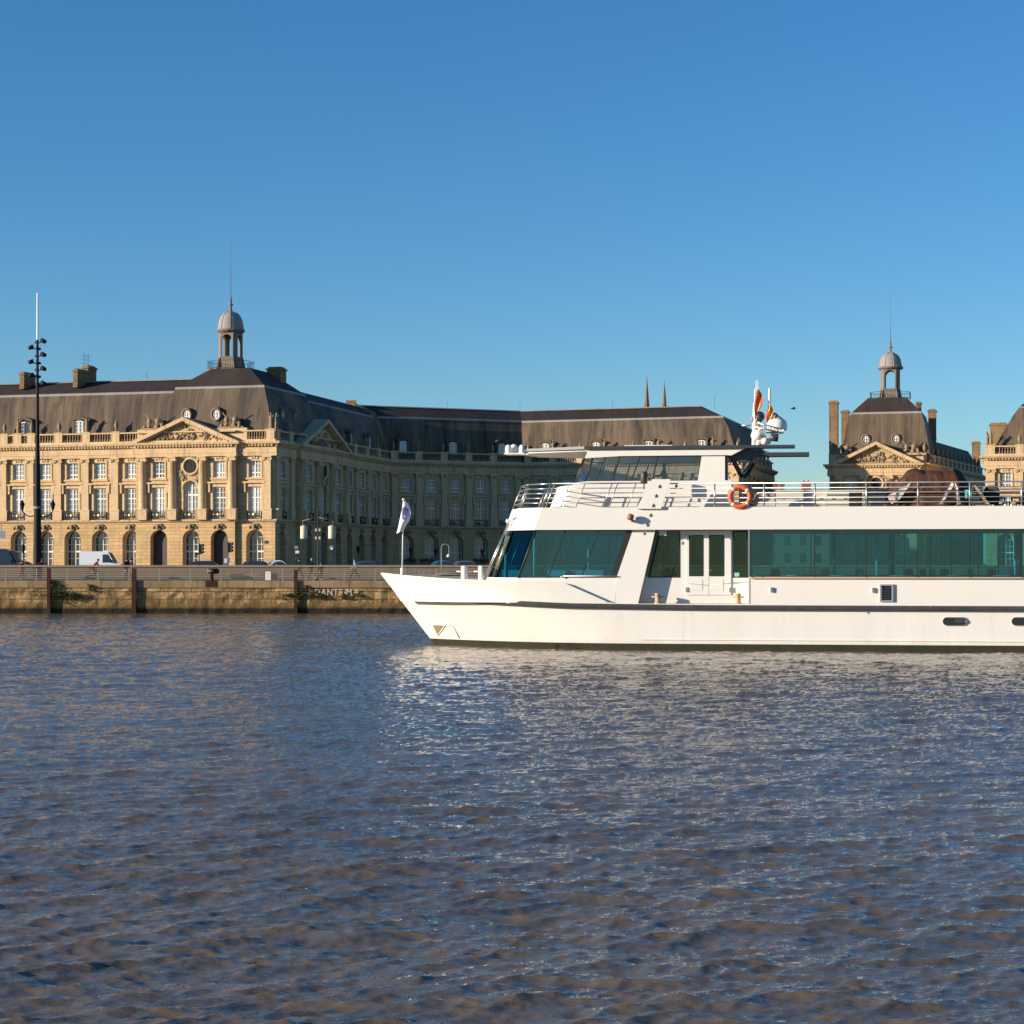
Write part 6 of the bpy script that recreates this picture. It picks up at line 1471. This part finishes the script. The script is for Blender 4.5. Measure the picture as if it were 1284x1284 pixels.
for px, Y, lab in ((371.5,175,'small white signs on a thin post left of the cylinder lamp post'),):
    t = thing('sign_post', lab, 'sign', at_z(px,Y)); S = Y/F; hz = lambda py: CZ-(py-HY)*S-G
    m = MB(); m.tube((0,0,0),(0,0,hz(681)),.035,6); m.build('pole', M['iron'], t); m = MB(); m.box(-.16,.16,-.06,-.03,hz(688),hz(684)); m.build('upper_sign', M['lead'], t); m = MB(); m.box(-.08,.26,-.06,-.03,hz(693.5),hz(690)); m.build('lower_sign', M['win'], t)
t = thing('sign_post', 'round white sign on a post right of the cylinder lamp post', 'sign', at_z(415.5,190)); S = 190/F; hz = lambda py: CZ-(py-HY)*S-G
m = MB(); m.tube((0,0,0),(0,0,hz(682)),.04,6); m.build('pole', M['iron'], t); m = MB(); m.tube((0,-.05,hz(686)),(0,-.08,hz(686)),.22,14); m.build('upper_sign', M['lead2'], t); m = MB(); m.tube((.04,-.1,hz(687.5)),(.04,-.08,hz(687.5)),.13,12); m.build('sign_face', M['win'], t)
t = thing('hanging_sign', 'pale blue-grey hanging sign at the far left edge by the first arch', 'sign', at_z(2.2,228,CZ-(669-HY)/F*228)); m = MB(); m.box(-.42,.42,-.05,.05,-.55,.35); m.build('board', mat('blue_grey_board', (.26,.34,.38), .5), t); m = MB(); m.tube((-.05,0,.35),(-.05,0,1.2),.03,6); m.build('bracket', M['iron'], t)

# vehicles
M['carglass2'] = mat('dull_windscreen', (.03,.05,.08), .45, spec=.25); M['tyre'] = mat('tyre_rubber', (.02,.02,.02), .8); M['carglass'] = mat('car_glass', (.02,.03,.035), .05, spec=1.)  # windscreen is dark blue and rougher than side glass, muting its reflection
def car(px, Y, lab, col, L=4.3, H=1.46, Wd=1.75, kind='car', flip=1):
    p = at(px, Y); t = thing('parked_car' if kind == 'car' else 'van', lab, kind, (p.x, Y, G+.004), 0 if flip > 0 else math.pi)
    bm_ = mat('car_paint_'+str(len(bpy.data.materials)), col, .25, spec=.6, **{'Coat Weight':.5})
    if kind == 'car': lo = [(-L/2,.3),(L/2,.3),(L/2,.62),(L/2-.15,.78),(L/2-1.15,.9),(L/2-1.2,.92),(-L/2+.1,.95),(-L/2,.8)]; hi = [(L/2-1.25,.9),(L/2-1.95,H-.06),(L/2-2.3,H),(-L/2+1.0,H-.02),(-L/2+.55,H-.1),(-L/2+.12,.94)]
    else: lo = [(-L/2,.35),(L/2,.35),(L/2,.85),(L/2-.1,1.05),(L/2-.75,1.2),(-L/2,1.2)]; hi = [(L/2-.8,1.18),(L/2-1.55,H-.12),(L/2-1.8,H),(-L/2+.12,H),(-L/2,H-.12),(-L/2,1.18)]
    m = MB(); m.pxz(lo, -Wd/2, Wd/2); k = .86; m.prism([(x,-Wd/2*(1 if z < 1.25 and i in (0,len(hi)-1) else k),z) for i,(x,z) in enumerate(hi)], [(x,Wd/2*(1 if z < 1.25 and i in (0,len(hi)-1) else k),z) for i,(x,z) in enumerate(hi)]); m.build('body', bm_, t)
    if kind == 'car': ws = [[(L/2-1.42,.97),(L/2-1.98,H-.12),(L/2-2.55,H-.1),(L/2-2.55,.97)],[(L/2-2.62,.97),(L/2-2.62,H-.1),(-L/2+1.05,H-.12),(-L/2+.6,.97)]]
    else: ws = [[(L/2-1.0,1.25),(L/2-1.55,H-.35),(L/2-2.2,H-.35),(L/2-2.2,1.25)]]
    for q in ws:
        for s in (-1,1):
            m = MB(); yb, yt = s*(Wd/2+.004), s*(Wd/2*.90+.004); z0 = q[0][1]
            y = lambda z: s*((Wd/2 - (Wd/2*(1-k))*(z-.95 if kind == 'car' else z-1.18)/max(.1,(H-.95 if kind == 'car' else H-1.18)))+.008); m.add([(a,y(z),z) for a,z in q], [(0,1,2,3)]); m.build('window', M['carglass'], t)
    m = MB(); (xa,za),(xb2,zb2) = (hi[0],hi[1]); yw = Wd/2*.84; m.add([(xa-.06,-yw,za+.1),(xa-.06,yw,za+.1),(xb2+.05,yw*.93,zb2-.06),(xb2+.05,-yw*.93,zb2-.06)], [(0,1,2,3)]); me = m.mesh('windscreen', M['carglass']); me.transform(Matrix.Translation((.05,0,.03))); me.materials[0] = M['carglass2']; link('windscreen', me, t)
    for xx in (-L/2+.8, L/2-.85):
        for s in (-1,1):
            m = MB(); m.tube((xx,s*(Wd/2-.2),.32),(xx,s*(Wd/2+.01),.32),.32,16); w = m.build('wheel', M['tyre'], t); m = MB(); m.tube((xx,s*(Wd/2),.32),(xx,s*(Wd/2+.025),.32),.19,12); link('rim', m.mesh('rim', M['lead']), w)
    for s in (-1,1):
        m = MB(); m.box(L/2-.06,L/2+.015,s*Wd*.36-.16,s*Wd*.36+.16,.62,.76); m.build('headlight', M['win'], t); m = MB(); m.box(-L/2-.015,-L/2+.05,s*Wd*.38-.12,s*Wd*.38+.12,.66,.85); m.build('tail_light', M['rtile'], t)
        m = MB(); m.box(L/2-1.75,L/2-1.6,s*(Wd/2+.03)-.07,s*(Wd/2+.03)+.07,.98,1.1) if kind == 'car' else m.box(L/2-1.3,L/2-1.15,s*(Wd/2+.1)-.1,s*(Wd/2+.1)+.1,1.25,1.6); m.build('mirror', M['iron'], t)
car(128,222,'white panel van parked in front of the lit arches','' or (.80,.80,.80),L=4.9,H=2.55,Wd=1.95,kind='van')
car(3,172,'dark van cut off by the left edge of the photo',(.02,.022,.03),L=4.6,H=2.5,Wd=1.9,kind='van')
car(263,204,'dark low car between the two traffic signals',(.035,.03,.03)); car(327,205,'dark car in front of the last lit arch',(.04,.045,.05)); car(356,199,'white estate car with a flat roof right of the lit corner',(.78,.76,.72),L=3.7,H=1.5); car(468,190,'dark car with a shiny roof right of the walking man',(.05,.06,.07),L=4.2,H=1.45); car(562,205,'blue car beside the gooseneck lamp post',(.03,.11,.24),L=4.1,H=1.5); car(30,200,'dark car behind the lantern post near the left edge',(.03,.03,.035))
car(590,205,'grey car in front of the dark doorway behind the mooring posts',(.12,.12,.13))
# kiosks / planters in the shaded square
for px, lab in ((513,'reddish planter box under the shaded arches beside the bow flag'),(536,'reddish planter box under the shaded arches left of the gooseneck lamp'),(603,'reddish planter box under the shaded arches behind the mooring posts')):
    p = at(px,264); t = thing('planter', lab, 'planter', (p.x,264,G), 0, 'reddish planters under the shaded arches'); m = MB(); m.pxz([(-.95,0),(.95,0),(1.05,1.2),(-1.05,1.2)], -.5, .5); m.box(-1.1,1.1,-.55,.55,1.2,1.3); m.build('box', M['rbrick'], t); m = MB(); rr = random.Random(px)
    for _ in range(160):
        c = Vector((rr.uniform(-1,1),rr.uniform(-.45,.45),1.3+abs(rr.gauss(0,.25)))); d = Vector((rr.gauss(0,1),rr.gauss(0,1),1)).normalized(); e = d.orthogonal()*.06; m.quad(c-e, c+d*.12-e, c+d*.3, c+e)
    m.build('foliage', M['leaf'], t, recalc=False)
# bicycle hoops, covered dinghy on the quay
for k, px in enumerate((524,530,536,542)):
    t = thing('bicycle_stand', 'thin grey bicycle hoop on the quay behind the bow', 'bicycle stand', at_z(px,146), .5, 'bicycle hoops behind the bow'); m = MB(); m.tube((-.3,0,0),(-.3,0,.6),.025,6); m.tube((.3,0,0),(.3,0,.6),.025,6); m.torus((0,0,.6),.3,.025,'y',12,6,0,math.pi); m.build('hoop', M['lead'], t); m = MB(); m.box(-.38,-.22,-.06,.06,0,.012); m.box(.22,.38,-.06,.06,0,.012); m.build('foot_plate', M['lead'], t)
p = at(564,141.5); t = thing('covered_dinghy', 'small dinghy under a grey-green cover on the quay behind the bow', 'dinghy', (p.x,141.2,ZP)); m = MB(); nx = 16
ring_ = lambda f, h: [(-1.25+2.5*f, y*math.sin(math.pi*min(1,.12+f*.85))**.6, z) for y, z in ((-.5,.08),(-.55,.3),(-.4,.3+h*.55),(0,.3+h),(.4,.3+h*.55),(.55,.3),(.5,.08))]
rs = [ring_(i/nx, .38*math.sin(math.pi*(.1+.8*i/nx))+.03*math.sin(i*2.3)) for i in range(nx+1)]; vs = [q for r in rs for q in r]; m.add(vs, [(i*7+k, i*7+k+1, (i+1)*7+k+1, (i+1)*7+k) for i in range(nx) for k in range(6)], True); m.build('cover', stone('grey_green_cover', (.22,.22,.17), (.16,.17,.14), (.06,.06,.05)), t); m = MB(); m.pxz([(-1.2,.0),(1.1,.0),(1.3,.3),(-1.25,.3)], -.45, .45); m.build('hull', M['rubber'], t)

# people ---------------------------------------------------------------
M['skin'] = mat('skin', (.42,.25,.17), .6); M['hair'] = mat('dark_hair', (.03,.02,.015), .7); M['shoe'] = mat('white_shoe', (.6,.58,.55), .6)
def person(lab, loc, rot, shirt, trousers, pose, H=1.7, shoes=None, hair=None, group=None):
    t = thing('person', lab, 'person', loc, rot, group); s = H/1.7
    J = {'pel':(0,0,.93),'spn':(0,0,1.12),'chs':(0,.0,1.32),'nk':(0,0,1.47),'hd':(0,-.02,1.60)}
    for sd, k in (('l',1),('r',-1)):
        J['sh'+sd] = (.17*k,0,1.40); J['el'+sd] = (.22*k,.02,1.13); J['wr'+sd] = (.22*k,-.08,.90); J['hnd'+sd] = (.22*k,-.11,.81)
        J['hp'+sd] = (.09*k,0,.90); J['kn'+sd] = (.10*k,-.02,.50); J['an'+sd] = (.10*k,.02,.09); J['to'+sd] = (.10*k,-.16,.035)
    J.update(pose)
    rad = {'pel':(.15,.12),'spn':(.135,.10),'chs':(.155,.11),'nk':(.055,.055),'hd':(.088,.105)}
    for sd in 'lr':
        rad.update({'sh'+sd:(.065,.065),'el'+sd:(.046,.046),'wr'+sd:(.032,.032),'hnd'+sd:(.042,.03),'hp'+sd:(.095,.095),'kn'+sd:(.06,.06),'an'+sd:(.042,.042),'to'+sd:(.045,.035)})
    names = list(J); idx = {n:i for i,n in enumerate(names)}
    E = [('pel','spn'),('spn','chs'),('chs','nk'),('nk','hd')]
    for sd in 'lr': E += [('chs','sh'+sd),('sh'+sd,'el'+sd),('el'+sd,'wr'+sd),('wr'+sd,'hnd'+sd),('pel','hp'+sd),('hp'+sd,'kn'+sd),('kn'+sd,'an'+sd),('an'+sd,'to'+sd)]
    me = bpy.data.meshes.new('sk'); me.from_pydata([tuple(c*s for c in J[n]) for n in names], [(idx[a],idx[b]) for a,b in E], [])
    o = bpy.data.objects.new('sk', me); COL.objects.link(o); md = o.modifiers.new('s','SKIN'); md.use_smooth_shade = True
    for n in names:
        v = me.skin_vertices[0].data[idx[n]]; v.radius = tuple(r*s for r in rad[n]); v.use_root = n == 'pel'
    o.modifiers.new('d','SUBSURF').levels = 2
    dg = bpy.context.evaluated_depsgraph_get(); nm = bpy.data.meshes.new_from_object(o.evaluated_get(dg)); bpy.data.objects.remove(o)
    nm.name = 'body'; nm.materials.clear()
    for mm in (M['skin'], shirt, trousers, shoes or M['shoe']): nm.materials.append(mm)
    zone = {'hd':0,'nk':0,'hndl':0,'hndr':0,'pel':2,'hpl':2,'hpr':2,'knl':2,'knr':2,'anl':2,'anr':2,'tol':3,'tor':3,'wrl':1,'wrr':1}
    for p in nm.polygons:
        c = p.center/s; best = min(names, key=lambda n: (Vector(J[n])-c).length - rad[n][0]*.5); p.material_index = zone.get(best, 1); p.use_smooth = True
    b = link('body', nm, t); hd = Vector(J['hd'])*s
    m = MB(); m.ell((hd.x, hd.y+.025*s, hd.z+.045*s), (.098*s,.105*s,.095*s), 12, 8); m.build('hair', hair or M['hair'], t)
    return t
def legs(a, b=None):    # stride: left leg forward by a, right leg back
    b = -a if b is None else b
    P = {}
    for sd, k, f in (('l',1,a),('r',-1,b)):
        kn = (.1*k, -.40*math.sin(f)-.03, .90-.41*math.cos(f)); sh = f - (.12 if f > 0 else .38)
        an = (.1*k, kn[1]-.41*math.sin(sh), max(.08, kn[2]-.41*math.cos(sh))); P['kn'+sd] = kn; P['an'+sd] = an; P['to'+sd] = (.1*k, an[1]-.17, max(.035, an[2]-.05))
        P['el'+sd] = (.22*k, .24*math.sin(f)+.02, 1.14); P['wr'+sd] = (.22*k, .36*math.sin(f)-.09, .93); P['hnd'+sd] = (.22*k, .40*math.sin(f)-.14, .86)
    return P
cl = lambda n, c: mat(n, c, .8, spec=.2)
blk, nav, red, den, blu, gry = cl('black_cloth',(.018,.018,.02)), cl('navy_cloth',(.02,.025,.045)), cl('red_jacket',(.42,.025,.03)), cl('denim',(.06,.08,.13)), cl('light_blue_shirt',(.30,.42,.66)), cl('grey_cloth',(.12,.11,.11))
Q = math.pi/2
person('person in a light blue shirt and dark trousers walking along the quay fence', at_z(444.5,140.9), -Q, blu, blk, legs(.42), 1.62)
person('person in black walking left of the cylinder lamp post, nearest to it', at_z(391,141.8), -Q, blk, blk, legs(-.40), 1.60, hair=cl('fair_hair',(.38,.26,.15)))
person('person in black walking just right of the third rusty pile', at_z(375,141.4), Q, blk, blk, legs(.45), 1.62)
person('person in dark clothes standing at the fence right of the cylinder lamp post', at_z(402.5,143.5), .4, nav, blk, {}, 1.3)
person('person in dark clothes standing left of the thickest rusty pile', at_z(159,141.2), .5, blk, blk, {}, 1.62)
person('person in dark jacket standing right behind the thickest rusty pile', at_z(164.5,142.6), -.6, nav, grey if False else gry, {}, 1.62)
person('person in a red jacket standing by the fence near the light mast', at_z(27.5,141.2), .9, red, blk, legs(.15), 1.45)
RIDE = {'chs':(0,-.28,1.30),'spn':(0,-.1,1.13),'nk':(0,-.40,1.42),'hd':(0,-.47,1.54),'shl':(.17,-.3,1.36),'shr':(-.17,-.3,1.36),'ell':(.22,-.45,1.15),'elr':(-.22,-.45,1.15),'wrl':(.2,-.60,1.03),'wrr':(-.2,-.60,1.03),'hndl':(.2,-.66,1.01),'hndr':(-.2,-.66,1.01),
        'knl':(.1,-.34,.78),'anl':(.1,-.2,.42),'tol':(.1,-.34,.36),'knr':(-.1,-.24,.58),'anr':(-.1,-.06,.20),'tor':(-.1,-.2,.14)}
def bicycle(lab, loc, rot):
    t = thing('bicycle', lab, 'bicycle', loc, rot, 'bicycles on the quay'); y = (0.5,-.55)
    for yy in y:
        m = MB(); m.torus((0,yy,.34),.32,.018,'x',24,6); w = m.build('wheel', M['tyre'], t); m = MB()
        for k in range(8): a = math.pi*k/8; m.tube((0,yy-.31*math.cos(a),.34-.31*math.sin(a)),(0,yy+.31*math.cos(a),.34+.31*math.sin(a)),.004,3)
        link('spokes', m.mesh('spokes', M['lead']), w)
    m = MB(); m.path([(0,.5,.34),(0,.06,.30),(0,-.42,.80),(0,.16,.80),(0,.06,.30)], .018, 6); m.tube((0,.5,.34),(0,.16,.80),.014,6); m.tube((0,-.55,.34),(0,-.40,.95),.018,6); m.tube((0,.16,.80),(0,.19,.88),.015,6); m.build('frame', M['iron'], t)
    m = MB(); m.ell((0,.2,.90),(.07,.13,.035)); m.build('saddle', M['iron'], t); m = MB(); m.path([(-.24,-.58,1.0),(-.1,-.46,1.0),(.1,-.46,1.0),(.24,-.58,1.0)], .014, 6); m.tube((0,-.40,.95),(0,-.46,1.0),.016,6); m.build('handlebar', M['lead'], t)
    for s in (-1,1): m = MB(); m.box(s*.1-.05,s*.1+.05,.02,.1,.28+s*.1,.31+s*.1); m.build('pedal', M['iron'], t)
for px, Y, lab, top, rot, pr in ((46,143.5,'black',blk,Q,'person in black riding a bicycle in front of the light mast'),(116,144,'red',red,Q,'person in a red jacket riding a bicycle in front of the white van')):
    l = at_z(px, Y); bicycle('bicycle ridden by the person in '+('black near the light mast' if lab == 'black' else 'the red jacket before the white van'), l, rot); person(pr, l, rot, top, blk, RIDE, 1.62)
# helmsman behind the wheelhouse glass
SIT = {'knl':(.1,-.42,.92),'knr':(-.1,-.42,.92),'anl':(.1,-.42,.48),'anr':(-.1,-.42,.48),'tol':(.1,-.56,.44),'tor':(-.1,-.56,.44),'ell':(.25,-.16,1.14),'elr':(-.25,-.16,1.14),'wrl':(.2,-.42,1.12),'wrr':(-.2,-.42,1.12),'hndl':(.2,-.5,1.12),'hndr':(-.2,-.5,1.12)}
x = bx(833,-.9); zz = bz(833,581,-.9)
person('person in dark clothes at the helm behind the wheelhouse glass', W(x, -.9, zz-1.68), R(YAW)-Q, nav, nav, SIT, 1.7)
# gull
p = at(995,200,512.5); t = thing('bird', 'small dark bird flying in the sky right of the mast', 'bird', p); m = MB(); m.ell((0,0,0),(.22,.1,.09)); m.ell((-.22,0,.04),(.08,.06,.06)); m.add([(.2,-.04,0),(.42,-.07,.0),(.42,.07,0),(.2,.04,0)], [(0,1,2,3)]); m.build('body', M['hair'], t)
for s in (-1,1): m = MB(); m.prism([(-.12,s*.06,.03),(.12,s*.06,.03),(.10,s*.3,.14),(-.06,s*.3,.14)],[(-.12,s*.06,.05),(.12,s*.06,.05),(.10,s*.3,.16),(-.06,s*.3,.16)]); m.add([(-.06,s*.3,.15),(.10,s*.3,.15),(.14,s*.52,.08)], [(0,1,2)]); m.build('wing', M['hair'], t)

# ------------------------------------------------------------------ light, sky, camera
SUN_AZ, SUN_EL = 71., 12.5            # degrees left of straight behind the camera, above the horizon
S = Vector((-math.sin(R(SUN_AZ))*math.cos(R(SUN_EL)), -math.cos(R(SUN_AZ))*math.cos(R(SUN_EL)), math.sin(R(SUN_EL))))
sd = bpy.data.lights.new('sun', 'SUN'); sd.energy = 5.0; sd.angle = R(.5); sd.color = (1., .86, .69)
so = bpy.data.objects.new('sun', sd); COL.objects.link(so); so.rotation_euler = S.to_track_quat('Z', 'Y').to_euler()
w = bpy.data.worlds.new('World'); scene.world = w; w.use_nodes = True; nt = w.node_tree
sk = nt.nodes.new('ShaderNodeTexSky'); sk.sky_type = 'NISHITA'; sk.sun_disc = False
sk.sun_elevation = R(SUN_EL); sk.sun_rotation = math.atan2(S.x, S.y); sk.altitude = 0; sk.air_density = 1.0; sk.dust_density = 0.; sk.ozone_density = 5.0
bg = nt.nodes['Background']; hs = nt.nodes.new('ShaderNodeHueSaturation'); hs.inputs['Saturation'].default_value = 1.12; nt.links.new(sk.outputs[0], hs.inputs['Color']); nt.links.new(hs.outputs[0], bg.inputs[0]); bg.inputs[1].default_value = SKY_STRENGTH if 'SKY_STRENGTH' in globals() else .104
cam = bpy.data.cameras.new('camera'); cam.sensor_width = 36; cam.lens = F/1284*36; cam.shift_y = (HY-642)/1284; cam.clip_end = 5000; cam.clip_start = .5
co = bpy.data.objects.new('camera', cam); COL.objects.link(co); co.location = (0,0,CZ); co.rotation_euler = (R(90),0,0); scene.camera = co
vs_ = scene.view_settings; vs_.view_transform = 'Standard'; vs_.look = 'None'; vs_.gamma = 1; vs_.exposure = .6; vs_.use_curve_mapping = False
scene.render.resolution_x = scene.render.resolution_y = 1024
scene.cycles.max_bounces = 8; scene.cycles.transparent_max_bounces = 16
